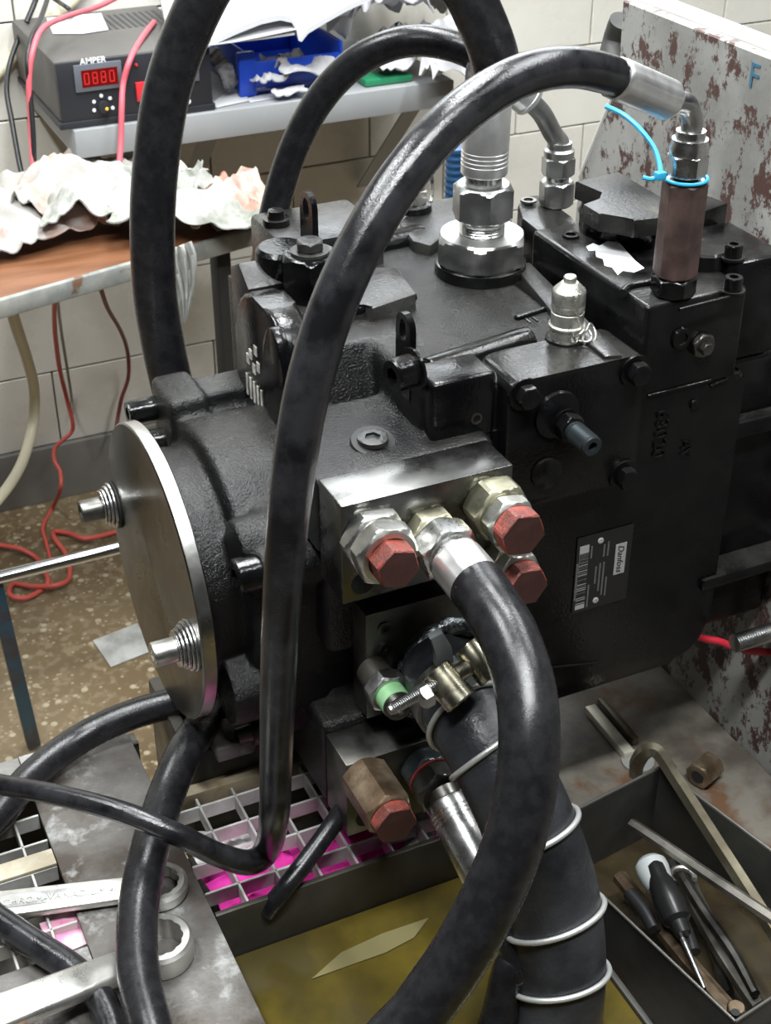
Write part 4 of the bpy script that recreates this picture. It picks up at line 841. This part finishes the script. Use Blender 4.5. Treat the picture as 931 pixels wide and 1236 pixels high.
for i, ln_, rl_ in ((17, -0.1, 0.0), (25, 0.0, 0.10), (39, 0.75, 0.05), (52, 0.85, 0.20), (61, 0.85, 0.20), (70, 0.85, 0.25)): ring_at(i, ln_, rl_)
# ---- flange, weld collar and clamp of the suction line
fl = thing('suction_flange', 'dark steel flange plate with welded pipe collar between the port blocks', 'flange')
box('flange_plate', darksteel, fl, 0.034, 0.160, 0.030, 0.0595, 0.745, 0.8615, bev=0.001)
for q in ((463, 757), (463, 781)): cap_screw(fl, P(q[0], q[1], y=0.0302), NY, 0.006, 0.003, darksteel, False)
cw = P(540, 813, y=0.028)
bm = bmesh.new()
ringp = [(cw + V((math.cos(a)*0.052, -0.004*math.sin(3*a), math.sin(a)*0.052)), 0.0105+0.0012*math.sin(17*a)) for a in [2*math.pi*k/48 for k in range(48)]]
b_tube(bm, ringp, n=12, closed=True, smooth_path=False); fin('weld_collar', bm, mat('oily_weld', (0.12, 0.135, 0.15), (0.26, 0.275, 0.29), 40, rough=(0.12, 0.3), metal=1.0, bump=0.7, bscale=200), fl)
lathe('pipe_stub', pitmat, fl, cw+V((0, 0.004, 0)), NY, [(0, 0.043), (0.030, 0.041)], 40)
cl = thing('hose_clamp', 'yellowish steel T-bolt hose clamp on the suction hose', 'clamp')
def trunnion(c, r, Lg, nm='trunnion'):
    c = V(c); d = V((0.35, -0.75, -0.55)).normalized()
    return lathe(nm, nickelz, cl, c-d*Lg/2, d, [(0, r*0.5), (0, r*0.95), (0.001, r), (Lg-0.001, r), (Lg, r*0.95), (Lg, r*0.55), (Lg-0.004, r*0.5)], 28)
nickelz = mat('yellow_zinc_clamp', (0.33, 0.31, 0.23), (0.48, 0.46, 0.38), 40, rough=(0.2, 0.38), metal=1)
t1 = P(541, 828, y=-0.085); t2 = P(579, 798, y=-0.080)
trunnion(t1, 0.0142, 0.034); trunnion(t2, 0.0128, 0.034)
bd = (t1-t2).normalized(); e0 = t2+bd*(-0.005); e1 = P(470, 858, y=-0.092); bd = (e1-e0).normalized(); Lb = (e1-e0).length
prof = [(0, 0.004)]
tt = 0.006
while tt < Lb-0.003: prof += [(tt, 0.0052), (tt+0.0009, 0.0044)]; tt += 0.0018
prof += [(Lb, 0.004), (Lb, 0.0)]
lathe('clamp_bolt', zincdull, cl, e0, bd, prof, 16)
hexa('clamp_nut', zincdull, cl, P(513, 840, y=-0.0885)-bd*0.005, bd, 0.010, 0.018)
lathe('clamp_spacer', nickelz, cl, t2+bd*0.012, bd, [(0, 0.0075), (0.012, 0.0075)], 20)
i0 = 11; p, r = ss[i0]; t = (ss[i0+1][0]-ss[i0-1][0]).normalized(); lathe('clamp_band', zincdull, cl, p-t*0.010, t, [(0, r+0.0006), (0, r+0.0026), (0.020, r+0.0034), (0.020, r+0.0012)], 48)
bm = bmesh.new(); b_ext(bm, [P(a, c, y=-0.055) for a, c in ((519, 772), (535, 764), (546, 782), (549, 800), (526, 806), (528, 790))], (0, 0.006, 0.002), 0.001); tag(fin('tape_strip', bm, tape, None), 'short strip of grey cloth tape above the hose clamp', 'tape')
# green taped fitting
gf = thing('taped_fitting', 'steel hex fitting with green thread tape beside the hose clamp', 'fitting')
gp = V((0.0395, 0.030, 0.800))
lathe('fitting_stub', pitmat, gf, gp, NY, [(0, 0.015), (0.022, 0.015)], 24)
hexa('hex_nut', zincdull, gf, gp+NY*0.022, NY, 0.016, 0.035, rot=0.3)
lathe('green_tape', greentape, gf, gp+NY*0.038, NY, [(0, 0.0138), (0.014, 0.0138), (0.0142, 0.012)], 28)
lathe('open_end', darksteel, gf, gp+NY*0.052, NY, [(0, 0.0132), (0.006, 0.0128), (0.006, 0.0085), (0.001, 0.008)], 28)
# ---- H3: glossy hose from the brown hex tower down to the left
h = thing('pressure_hose', 'glossy oily black hose arching from the brown hex tower down past the port block', 'hose')
rb = P(812, 354, z=1.0802)
hexa('base_adapter', black, h, rb, (0, 0, 1), 0.018, 0.036, rot=0.35)
hexa('hex_tower', redbrown, h, rb+V((0, 0, 0.018)), (0, 0, 1), 0.088, 0.0355, rot=0.30)
lathe('tower_rim', zincdull, h, rb+V((0, 0, 0.1055)), (0, 0, 1), [(0, 0.0165), (0.0012, 0.0165), (0.0016, 0.012)], 32)
lathe('thread', gskt, h, rb+V((0, 0, 0.107)), (0, 0, 1), [(0, 0.011), (0.005, 0.011)], 24)
hexa('swivel_nut', zinc, h, rb+V((0, 0, 0.110)), (0, 0, 1), 0.020, 0.0315, rot=0.35)
lathe('nut_collar', zinc, h, rb+V((0, 0, 0.129)), (0, 0, 1), [(0, 0.0165), (0.006, 0.0170), (0.010, 0.0155), (0.013, 0.0155), (0.0135, 0.0128), (0.020, 0.0128), (0.0205, 0.010)], 36)
e0 = rb+V((0, 0, 0.148)); fe0 = P(808, 121, y=rb.y-0.006); fe1 = P(744, 94, y=rb.y-0.018); fd = (fe1-fe0).normalized()
tube('elbow_pipe', zincdull, h, [e0-V((0, 0, 0.006)), e0, e0+V((-0.0005, 0, 0.012)), e0*0.5+fe0*0.5+V((0.0065, 0.002, 0.0085)), fe0-fd*0.003, fe0+fd*0.004], 0.0092, n=20)
crimp_ferrule(h, fe0, fe1, 0.0170, alu)
p3 = [(fe1-fd*0.012, 0.0152), (fe1, 0.0152), (fe1+fd*0.012, 0.0155)] + [(P(a, c, y=yy), r_) for a, c, yy, r_ in (
    (690, 81, 0.055, .0158), (640, 88, 0.043, .016), (585, 115, 0.030, .0164), (528, 163, 0.016, .0166), (478, 225, 0.003, .0168), (436, 295, -0.008, .017), (400, 375, -0.018, .0172), (374, 460, -0.026, .0172), (357, 550, -0.032, .0168),
    (346, 650, -0.036, .016), (339, 750, -0.037, .0152), (335, 850, -0.036, .0146), (333, 930, -0.034, .0138), (331, 985, -0.030, .0132))]
p3 += [(P(322, 1026, z=0.636), .0126), (P(300, 1041, z=0.642), .0118), (P(262, 1031, z=0.668), .0108), (P(215, 1008, z=0.700), .0100), (P(150, 981, z=0.716), .0096), (P(75, 961, z=0.712), .0095), (P(0, 947, z=0.700), .0095), (P(-80, 934, z=0.69), .0095), (P(-200, 930, z=0.66), .0095), (P(-330, 950, z=0.62), .0095), (P(-440, 990, z=0.612), .0095)]
tube('rubber_hose', rubbergloss, h, p3, n=28, sub=10)
# ---- H1: big loop from the chrome tower
h = thing('loop_hose', 'thick black hose rising from the big chrome hex and looping over to the left', 'hose')
bf = P(580, 326, z=1.041)
lathe('seat_ring', black, h, bf, (0, 0, 1), [(0, 0.046), (0.010, 0.045), (0.012, 0.040)], 48)
hexa('large_hex', zincdull, h, bf+V((0, 0, 0.010)), (0, 0, 1), 0.030, 0.083, rot=1.06, soft=0.985)
prof = [(0, 0.024)]
for i in range(5): prof += [(0.001+i*0.0028, 0.0225), (0.0024+i*0.0028, 0.0212)]
lathe('thread', zinc, h, bf+V((0, 0, 0.038)), (0, 0, 1), prof+[(0.020, 0.0215)], 36)
hexa('swivel_nut', zincdull, h, bf+V((0, 0, 0.054)), (0, 0, 1), 0.036, 0.0535, rot=0.25)
lathe('neck', zinc, h, bf+V((0, 0, 0.088)), (0, 0, 1), [(0, 0.018), (0.014, 0.018)], 32)
f0 = bf+V((0, 0, 0.100)); f1 = f0+V((0.001, 0.0, 0.072))
ferrule(h, f0, f1, 0.0228, alu, 4, n=32)
top = f1
p1 = [top-V((0, 0, 0.015)), top, top+V((0.001, 0, 0.025)), P(597, 70, y=0.262), P(580, 22, y=0.268), P(556, -22, y=0.28), P(500, -80, y=0.31), P(410, -118, y=0.35), P(325, -100, y=0.385), P(268, -40, y=0.405), P(232, 25, y=0.415), P(203, 105, y=0.42), P(189, 190, y=0.42), P(184, 270, y=0.42), P(187, 350, y=0.42), P(196, 410, y=0.418), P(209, 470, y=0.415), P(228, 540, y=0.425), P(258, 630, y=0.435)]
tube('rubber_hose', rubber, h, [(V(q), 0.0222) for q in p1], n=28, sub=10)
# ---- H2: behind, on a bent pipe
h = thing('return_hose', 'medium black hose arching behind the chrome tower from a bent zinc pipe', 'hose')
eb = P(671, 247, z=1.078)
hexa('base_adapter', zincdull, h, eb, (0, 0, 1), 0.026, 0.032, rot=0.35)
lathe('thread', zinc, h, eb+V((0, 0, 0.026)), (0, 0, 1), [(0, 0.012), (0.007, 0.012)], 24)
hexa('swivel_nut', zincdull, h, eb+V((0, 0, 0.032)), (0, 0, 1), 0.020, 0.031, rot=0.3)
lathe('nut_collar', zincdull, h, eb+V((0, 0, 0.051)), (0, 0, 1), [(0, 0.0155), (0.007, 0.0155), (0.009, 0.0125), (0.015, 0.0125), (0.0155, 0.010)], 32)
e0 = eb+V((0, 0, 0.065)); yb_ = eb.y
fe0 = P(640, 122, y=yb_); fe1 = P(612, 96, y=yb_+0.004); fd = (fe1-fe0).normalized()
tube('elbow_pipe', zincdull, h, [e0-V((0, 0, 0.006)), e0, P(667, 160, y=yb_), P(655, 138, y=yb_), fe0-fd*0.002, fe0+fd*0.004], 0.0098, n=20)
ferrule(h, fe0, fe1, 0.0170, alu, 1)
p2 = [fe1-fd*0.008, fe1, P(585, 73, y=yb_+0.015), P(550, 56, y=yb_+0.03), P(505, 49, y=yb_+0.05), P(462, 58, y=yb_+0.07), P(420, 83, y=yb_+0.09), P(383, 125, y=yb_+0.105), P(355, 178, y=yb_+0.115), P(335, 240, y=yb_+0.12), P(323, 300, y=yb_+0.12), P(315, 360, y=yb_+0.12), P(312, 440, y=yb_+0.12), P(312, 520, y=yb_+0.12)]
tube('rubber_hose', rubber, h, p2, 0.0152, n=24)
# ---- hoses on the left deck
tag(tube('drain_hose', rubber, None, [(V(q), 0.0178) for q in (P(268, 800, y=0.27), P(256, 848, y=0.225), P(241, 880, y=0.175), P(223, 908, z=0.676), P(199, 965, z=0.664), P(177, 1040, z=0.656), P(166, 1110, z=0.650), P(168, 1180, z=0.650), P(184, 1250, z=0.65), P(205, 1330, z=0.64), P(235, 1430, z=0.622), P(265, 1540, z=0.619))], n=24, sub=10), 'black hose running from under the disc down across both spanners', 'hose')
tag(tube('drain_hose', rubber, None, [(V(q), 0.0158) for q in (P(-330, 1160, z=0.618), P(-200, 1140, z=0.618), P(-100, 1095, z=0.618), P(-40, 1030, z=0.618), P(0, 982, z=0.618), P(40, 935, z=0.618), P(95, 893, z=0.622), P(150, 866, z=0.634), P(210, 848, z=0.645), P(262, 838, z=0.655))], n=20), 'black hose curving along the back edge of the deck behind the disc', 'hose')
tag(tube('drain_hose', rubbergloss, None, [(V(q), 0.0130) for q in (P(-300, 980, z=0.614), P(-160, 1030, z=0.614), P(-40, 1084, z=0.614), P(0, 1112, z=0.614), P(45, 1142, z=0.6145), P(85, 1168, z=0.615), P(112, 1194, z=0.6145), P(132, 1228, z=0.614), P(150, 1290, z=0.614), P(170, 1400, z=0.614), P(175, 1500, z=0.614))], n=20), 'oily black hose squeezed under the larger spanner at the lower left', 'hose')
tag(tube('thin_hose', rubber, None, [(V(q), 0.0092) for q in (P(424, 962, z=0.66), P(404, 992, z=0.640), P(375, 1032, z=0.622), P(344, 1072, z=0.606), P(322, 1100, z=0.580))], n=18), 'thin black hose resting on the grating below the lower port block', 'hose')
# ================================================================ couplers on the pump
qc = thing('test_coupler', 'knurled nickel test coupler with wire chain, front top of the pump', 'coupler')
qb = P(683, 411, z=1.041)
lathe('coupler_base', black, qc, qb, (0, 0, 1), [(0, 0.019), (0.004, 0.0185), (0.006, 0.014)], 32)
lathe('coupler_body', nickel, qc, qb+V((0, 0, 0.005)), (0, 0, 1), [(0, 0.0155), (0.009, 0.0155), (0.010, 0.0168), (0.012, 0.0168), (0.013, 0.015), (0.024, 0.015), (0.0245, 0.0142), (0.026, 0.0142)], 40)
bm = bmesh.new(); n = 72; cbase = qb+V((0, 0, 0.031)); rings = []
for t, r_, kn in ((0, 0.0140, 0), (0.001, 0.0152, 1), (0.005, 0.0152, 1), (0.006, 0.0146, 0), (0.007, 0.0152, 1), (0.018, 0.0152, 1), (0.0195, 0.0142, 0), (0.026, 0.0075, 0), (0.0262, 0.0058, 0), (0.031, 0.0058, 0), (0.032, 0.005, 0), (0.032, 0.00001, 0)):
    rings.append([cbase+V((math.cos(2*math.pi*k/n), math.sin(2*math.pi*k/n), 0))*(r_*(1-0.03*(k % 2)*kn)) + V((0, 0, t)) for k in range(n)])
b_rings(bm, rings); fin('knurled_cap', bm, nickel, qc, 30)
bm = bmesh.new()
ch = [qb+V((0.000, -0.0165, 0.052)), qb+V((-0.002, -0.0175, 0.040)), qb+V((0.002, -0.018, 0.026)), qb+V((0.006, -0.0185, 0.016)), qb+V((0.004, -0.021, 0.008))]
b_tube(bm, ch, 0.0014, n=8); fin('chain', bm, nickel, qc)
for k_, (dx, dz, rx, rz_) in enumerate(((0.006, 0.012, 0.008, 0.006), (0.013, 0.012, 0.007, 0.008), (0.004, 0.004, 0.006, 0.004))):
    bm = bmesh.new(); c_ = qb+V((dx, -0.0185+0.002*k_, dz)); b_tube(bm, [(c_+V((math.cos(a)*rx, 0.004*math.sin(2*a), math.sin(a)*rz_)), 0.0011) for a in [2*math.pi*j/24 for j in range(24)]], n=6, closed=True, smooth_path=False); fin('chain_link', bm, nickel, qc)
rc = thing('test_coupler', 'bright hex test coupler with a chain at the rear of the pump', 'coupler')
rb_ = P(497, 252, z=1.053)
lathe('coupler_base', black, rc, rb_, (0, 0, 1), [(0, 0.022), (0.006, 0.021), (0.008, 0.017)], 32)
hexa('coupler_hex', nickel, rc, rb_+V((0, 0, 0.007)), (0, 0, 1), 0.016, 0.030, rot=0.3)
lathe('coupler_body', zinc, rc, rb_+V((0, 0, 0.023)), (0, 0, 1), [(0, 0.015), (0.012, 0.015), (0.013, 0.0165), (0.020, 0.0165), (0.021, 0.0145), (0.033, 0.0145), (0.040, 0.008), (0.046, 0.006)], 32)
bm = bmesh.new(); b_tube(bm, [rb_+V((0.010, -0.010, 0.055)), rb_+V((0.018, -0.008, 0.04)), rb_+V((0.021, -0.006, 0.028)), rb_+V((0.019, -0.01, 0.016)), rb_+V((0.016, -0.014, 0.010))], 0.0022, n=8); fin('chain', bm, zinc, rc)
# blue cable tie round the brown tower nut
tie = thing('cable_tie', 'bright blue cable tie looped around the brown hex tower nut', 'cable tie')
tz_ = rb+V((0, 0, 0.1075))
bm = bmesh.new(); b_tube(bm, [(tz_+V((math.cos(a)*0.0185, math.sin(a)*0.0185, 0.0)), 0.0016) for a in [2*math.pi*k/28 for k in range(28)]], n=8, closed=True, smooth_path=False); fin('loop', bm, bluetie, tie)
yy = tz_.y
bm = bmesh.new(); kq = P(797, 212, y=yy); b_obox(bm, kq, (1, 0, 0), (0, 1, 0), (0, 0, 1), 0.009, 0.007, 0.007, 0.001); fin('tie_head', bm, bluetie, tie)
bm = bmesh.new(); b_tube(bm, [P(798, 210, y=yy), P(796, 196, y=yy+0.01), P(789, 177, y=yy+0.025), P(772, 155, y=yy+0.045), P(752, 138, y=yy+0.06), P(731, 128, y=yy+0.07)], 0.0022, n=8); fin('tail', bm, bluetie, tie)
bm = bmesh.new(); b_tube(bm, [P(797, 213, y=yy), P(786, 216, y=yy+0.004), P(776, 214, y=yy+0.008)], 0.0020, n=8); fin('tail_end', bm, bluetie, tie)
# ================================================================ SPANNERS on the deck
def spanner(name, label, c, tip, ro, ri, w0, w1, th, zc, emboss=None, ztip=0.0):
    t = thing(name, label, 'spanner'); c = V((c.x, c.y, zc)); tip = V((tip.x, tip.y, zc)); d = (tip-c).normalized(); s = V((-d.y, d.x, 0))
    bm = bmesh.new(); n = 48; rings = []
    for z_, r_o, r_i in ((-th/2, ro-0.001, ri), (-th/2+0.002, ro, ri), (th/2-0.003, ro, ri), (th/2, ro-0.003, ri)):
        rings.append(([c+V((math.cos(2*math.pi*k/n)*r_o, math.sin(2*math.pi*k/n)*r_o, z_)) for k in range(n)], [c+V((math.cos(2*math.pi*k/n), math.sin(2*math.pi*k/n), 0))*(r_i*(1+0.07*abs(math.sin(2*math.pi*k/n*6)))) + V((0, 0, z_)) for k in range(n)]))
    seq = [r_[0] for r_ in rings] + [r_[1] for r_ in rings[::-1]]
    b_rings(bm, seq, closed=True); fin('ring_end', bm, toolchrome, t)
    bm = bmesh.new(); Lg = (tip-c).length-ro*0.85; mid = c+d*(ro*0.85+Lg/2)
    tip = tip + V((0, 0, ztip)); hh = th*0.62; a = [c+d*(ro*0.88)+s*w0/2, tip+s*w1/2, tip-s*w1/2, c+d*(ro*0.88)-s*w0/2]
    b_ext(bm, [q-V((0, 0, hh/2)) for q in a], (0, 0, hh), hh*0.30, 3); sh_ = fin('shank', bm, toolchrome, t)
    if emboss:
        L0, L1 = emboss
        pan = [c+d*L0+s*w0*0.26, c+d*L1+s*w0*0.28, c+d*L1-s*w0*0.28, c+d*L0-s*w0*0.26]
        bm = bmesh.new(); b_ext(bm, [q+V((0, 0, hh/2-0.0002)) for q in pan], (0, 0, 0.0008)); fin('panel', bm, zincdull, sh_, 0)
        text('embossing', 'CHROM-VANADIUM 41', toolchrome, sh_, c+d*(L1-0.004)-s*w0*0.18*(1 if s.y > 0 else -1)+V((0, 0, hh/2+0.0006)), -d, V((-d.y, d.x, 0))*(-1), 0.0102, 0.0008)
    return t
spanner('ring_spanner', 'flat ring spanner with embossed shank, upper of the two on the deck', P(192, 1066, z=0.612), P(-60, 1098, z=0.612), 0.0262, 0.0175, 0.0270, 0.034, 0.014, 0.6085, (0.05, 0.145))
spanner('ring_spanner', 'plain large ring spanner with deep ring, lower of the two on the deck', P(193, 1135, z=0.62), P(-70, 1252, z=0.657), 0.0290, 0.0195, 0.030, 0.040, 0.024, 0.6125, None, 0.045)
bm = bmesh.new(); b_ext(bm, [P(a, c, z=0.64) for a, c in ((-30, 1215), (0, 1224), (42, 1240), (30, 1275), (-30, 1270))], (0, 0, -0.03), 0.003); tag(fin('wooden_block', bm, mat('brown_wood_block', (0.17, 0.10, 0.055), (0.24, 0.15, 0.085), 8, rough=(0.6, 0.6)), None), 'brown block just showing in the lower left corner', 'block')
# ================================================================ TOOL TRAY
tr = thing('tool_tray', 'dark grey sheet metal tool tray full of hex keys on the right deck', 'tray')
RZ, FZ = 0.56, DR+0.001
cA, cB, cC, cD = P(645, 1003, z=RZ), P(797, 926, z=RZ), P(1058, 1121, z=RZ), P(888, 1233, z=RZ)
def wallseg(a, b_, nm):
    d = (b_-a); d.z = 0; d.normalize(); s = V((d.y, -d.x, 0))*0.0018
    bm = bmesh.new(); b_ext(bm, [a, b_, V((b_.x, b_.y, FZ)), V((a.x, a.y, FZ))], s, 0.0005, 1); fin(nm, bm, traymat, tr)
    tube('rolled_rim', mat('rim_'+nm, (0.16, 0.155, 0.14), rough=(0.4, 0.4), metal=0.6), tr, [a, (a+b_)/2, b_], 0.0016, n=8)
wallseg(cA, cB, 'tray_wall'); wallseg(cB, cC, 'tray_wall'); wallseg(cC, cD, 'tray_wall'); wallseg(cD, cA, 'tray_wall')
bm = bmesh.new(); b_ext(bm, [V((q.x, q.y, FZ)) for q in (cA, cB, cC, cD)], (0, 0, 0.002)); fin('tray_floor', bm, mat('oily_tray_floor', (0.028, 0.02, 0.011), (0.055, 0.042, 0.02), 14, rough=(0.2, 0.4)), tr)
def hexkey(label, pts, r, m=toolgrey, name='hex_key'):
    bm = bmesh.new(); b_tube(bm, [(V(q), r) for q in pts], n=6, sub=6); return tag(fin(name, bm, m, None, 25), label, 'hex key')
hexkey('largest brass toned hex key hooked over the tray rim', [P(768, 934, z=0.530), P(769, 922, z=0.552), P(777, 909, z=0.574), P(788, 905, z=0.580), P(798, 912, z=0.578), P(815, 938, z=0.575), P(860, 1008, z=0.565), P(905, 1078, z=0.555), P(950, 1150, z=0.545)], 0.0084, mat('brassy_key', (0.22, 0.19, 0.13), (0.32, 0.29, 0.21), 20, rough=(0.3, 0.45), metal=0.9))
hexkey('long grey ball-end hex key crossing over the largest hex key', [P(762, 994, z=0.560), P(790, 1012, z=0.563), P(850, 1053, z=0.570), P(905, 1090, z=0.577), P(960, 1126, z=0.584)], 0.0060)
be = bpy.data.objects['hex_key.001']
hexkey('brownish long hex key lying along the left wall of the tray', [P(748, 1058, z=0.512), P(780, 1098, z=0.514), P(820, 1148, z=0.517), P(860, 1195, z=0.521), P(884, 1222, z=0.524)], 0.0080, brass)
hexkey('flat grey hex key under the screwdriver, right of the brown one', [P(826, 1052, z=0.50), P(838, 1085, z=0.50), P(868, 1140, z=0.502), P(900, 1190, z=0.504), P(918, 1216, z=0.505)], 0.0098)
hexkey('dark hex key at the far side of the tray floor', [P(812, 1040, z=0.488), P(850, 1115, z=0.488), P(880, 1200, z=0.488)], 0.006, darksteel)
hexkey('thin dark steel rod resting along the left tray rim', [P(736, 1096, z=0.540), P(780, 1140, z=0.5405), P(830, 1186, z=0.541), P(882, 1232, z=0.5415)], 0.0040, darksteel, 'steel_rod')
nu = thing('loose_nut', 'small brass toned hex nut at the near corner of the tray', 'nut'); hexa('hex_nut', brass, nu, P(888, 1222, z=0.5365), (0, 0, 1), 0.008, 0.015)
lathe('nut_bore', gskt, nu, P(888, 1222, z=0.5446), (0, 0, 1), [(0, 0.004), (0.0004, 0.004)], 16)
# ring end tool with pale ring
rw = thing('ratchet_wrench', 'small wrench with a pale curved head beside the screwdriver', 'wrench')
rcn = P(824, 1058, z=0.517)
bm = bmesh.new(); b_tube(bm, [(rcn+V((math.cos(a)*0.012, math.sin(a)*0.012, 0)), 0.003) for a in [math.pi*(-0.25)+1.35*math.pi*k/20 for k in range(21)]], n=8, smooth_path=False); fin('head', bm, toolchrome, rw)
bm = bmesh.new(); b_tube(bm, [(rcn, 0.006), (P(850, 1100, z=0.518), 0.0062), (P(885, 1150, z=0.520), 0.006), (P(912, 1200, z=0.522), 0.005)], n=8); fin('shank', bm, darksteel, rw)
# screwdriver
sd = thing('screwdriver', 'screwdriver with black and pale grey handle in the tray', 'screwdriver')
a_, b_ = P(782, 1036, z=0.553), P(815, 1112, z=0.540); d_ = (b_-a_).normalized(); Ls = (b_-a_).length
lathe('grip_shell', mat('pale_grey_grip', (0.42, 0.44, 0.44), rough=(0.45, 0.45)), sd, a_, d_, [(0, 0.005), (0.002, 0.0115), (0.007, 0.0160), (0.015, 0.0168), (0.026, 0.0150), (0.034, 0.0125)], 28)
lathe('grip_core', mat('black_grip', (0.012, 0.012, 0.012), rough=(0.3, 0.3)), sd, a_+V((-0.001, -0.003, 0.0070))+d_*0.005, d_, [(0, 0.002), (0.003, 0.0075), (0.010, 0.0105), (0.020, 0.0098), (0.030, 0.0130), (0.05, 0.0160), (Ls-0.004, 0.0140), (Ls, 0.009), (Ls+0.012, 0.0075)], 28)
tube('blade', zincdull, sd, [b_+d_*0.008, b_+d_*0.04, b_+d_*0.072], 0.0028, n=12)
pl = thing('pliers', 'black handled pliers under the screwdriver', 'pliers')
for k_, (x0, y0, x1, y1) in enumerate(((800, 1070, 838, 1150), (760, 1078, 790, 1122))):
    tube('handle', blackcable, pl, [P(x0, y0, z=0.53), P((x0+x1)/2+3, (y0+y1)/2, z=0.53), P(x1, y1, z=0.528)], 0.007, n=12)
lathe('pivot', zincdull, pl, P(812, 1120, z=0.535), (0, 0, 1), [(0, 0.004), (0.003, 0.0035)], 14)
# things on the deck behind the tray
bm = bmesh.new(); a_, b_ = P(712, 855, z=DR+0.006), P(760, 912, z=DR+0.006); d_ = (b_-a_).normalized(); s_ = V((-d_.y, d_.x, 0)); b_obox(bm, (a_+b_)/2, d_, s_, (0, 0, 1), (b_-a_).length, 0.014, 0.011, 0.0015)
tag(fin('flat_bar', bm, mat('pale_bar', (0.50, 0.47, 0.38), (0.60, 0.57, 0.48), 20, rough=(0.4, 0.5), metal=0.4), None), 'pale square steel bar lying on the deck under the pump', 'bar')
bm = bmesh.new(); off = V((0.020, 0.012, 0)); b_obox(bm, (a_+b_)/2+off, d_, s_, (0, 0, 1), (b_-a_).length*0.9, 0.009, 0.010, 0.0015)
tag(fin('flat_bar', bm, mat('brown_bar', (0.11, 0.09, 0.06), rough=(0.5, 0.5), metal=0.4), None), 'dark brown bar beside the pale bar on the deck', 'bar')
tg = lathe('round_tag', greymetal, None, P(770, 920, z=DR+0.0005), (0, 0, 1), [(0, 0.019), (0.003, 0.019), (0.003, 0.0)], 28); tag(tg, 'small round grey disc under the hook of the largest hex key', 'disc')
bo = thing('hex_sleeve', 'stubby brass toned hex sleeve lying behind the tray', 'sleeve')
hexa('sleeve', brass, bo, P(842, 938, z=DR+0.016), (0.93, 0.36, 0.0), 0.032, 0.029, rot=0.52)
lathe('bore', gskt, bo, P(842, 938, z=DR+0.016)-V((0.93, 0.36, 0)).normalized()*0.0004, (0.93, 0.36, 0), [(0, 0.008), (0.0003, 0.008)], 18)
# threaded rod and red wire at the right
tr2 = thing('threaded_rod', 'bright threaded rod sticking out of the upright plate', 'rod')
ra, rbb = P(886, 777, y=0.06), V((0, 0, 0))
prof = [(0, 0.007)]; t = 0.001
Lr = XP-0.001-ra.x
while t < Lr-0.002: prof += [(t, 0.0102), (t+0.0015, 0.0086)]; t += 0.0030
prof += [(Lr, 0.008)]
lathe('rod', zincdull, tr2, ra, (1, 0, 0), prof, 20, 20)
tag(tube('red_lead', mat('bright_red_lead', (0.55, 0.02, 0.04), rough=(0.45, 0.45)), None, [P(836, 766, y=0.10), P(850, 771, y=0.10), P(868, 774, y=0.095), P(884, 780, y=0.09), P(905, 785, y=0.085), P(940, 788, y=0.08)], 0.0042, n=10), 'bright red lead running past the threaded rod', 'cable')
# marker letter on the plate, hose and sheet behind it
text('marker_letter', 'F', bluepen, bn, PX(903, 104)+V((-0.0008, 0, 0)), (0, -1, 0), (0, 0, 1), 0.036, 0.0003)
tag(tube('black_hose', rubberdull, None, [(V(q), 0.016) for q in (P(752, 25, x=XP+0.06), P(744, 48, x=XP+0.06), P(739, 75, x=XP+0.05), P(742, 110, x=XP+0.04))], n=16), 'dull black hose end behind the top corner of the upright plate', 'hose')
gh = thing('motor_hood', 'grey dented sheet metal hood behind the upright plate', 'hood')
bm = bmesh.new(); b_box(bm, XP+0.16, XP+0.40, -0.1, 0.46, 0.80, 1.17, 0.05, 4); fin('hood_shell', bm, mat('grey_hood_paint', (0.20, 0.205, 0.20), (0.28, 0.285, 0.275), 8, rough=(0.35, 0.5), bump=0.3, bscale=14), gh)
tag(tube('blue_conduit', bluehose, None, [(P(550, 178, y=0.62), 0.012)] + [(P(550, 178, y=0.62)-V((0, 0, 0.0042*i)), 0.0125 if i % 2 else 0.0108) for i in range(1, 262)], n=16, sub=2), 'blue ribbed conduit standing behind the pump', 'conduit')
# ================================================================ origins and parenting
bpy.context.view_layer.update()
allo = list(scene.objects)
kids = {}
for o in allo:
    if '_par' in o: kids.setdefault(o['_par'], []).append(o)
wloc = {}
def bounds(o):
    vs_ = [v.co for v in o.data.vertices]
    return V([min(v[i] for v in vs_) for i in range(3)]), V([max(v[i] for v in vs_) for i in range(3)])
for o in allo:
    if o.type == 'MESH' and '_world' in o:
        a, c = bounds(o); q = V(((a.x+c.x)/2, (a.y+c.y)/2, a.z)); o.data.transform(Matrix.Translation(-q)); wloc[o.name] = (q, c)
    elif o.type == 'MESH': wloc[o.name] = (o.location.copy(), o.location.copy())
for o in allo:
    if o.type == 'EMPTY':
        ks = [k_ for k_ in kids.get(o.name, [])]
        lo_ = [wloc[k_.name][0] for k_ in ks]
        q = V((sum(v.x for v in lo_)/len(lo_), sum(v.y for v in lo_)/len(lo_), min(v.z for v in lo_))); wloc[o.name] = (q, q)
for o in allo:
    if o.name not in wloc: continue
    q = wloc[o.name][0]
    if '_par' in o:
        p = bpy.data.objects[o['_par']]; o.parent = p; o.location = q - wloc[p.name][0]
    else: o.location = q
for o in allo:
    for k_ in ('_par', '_world'):
        if k_ in o: del o[k_]
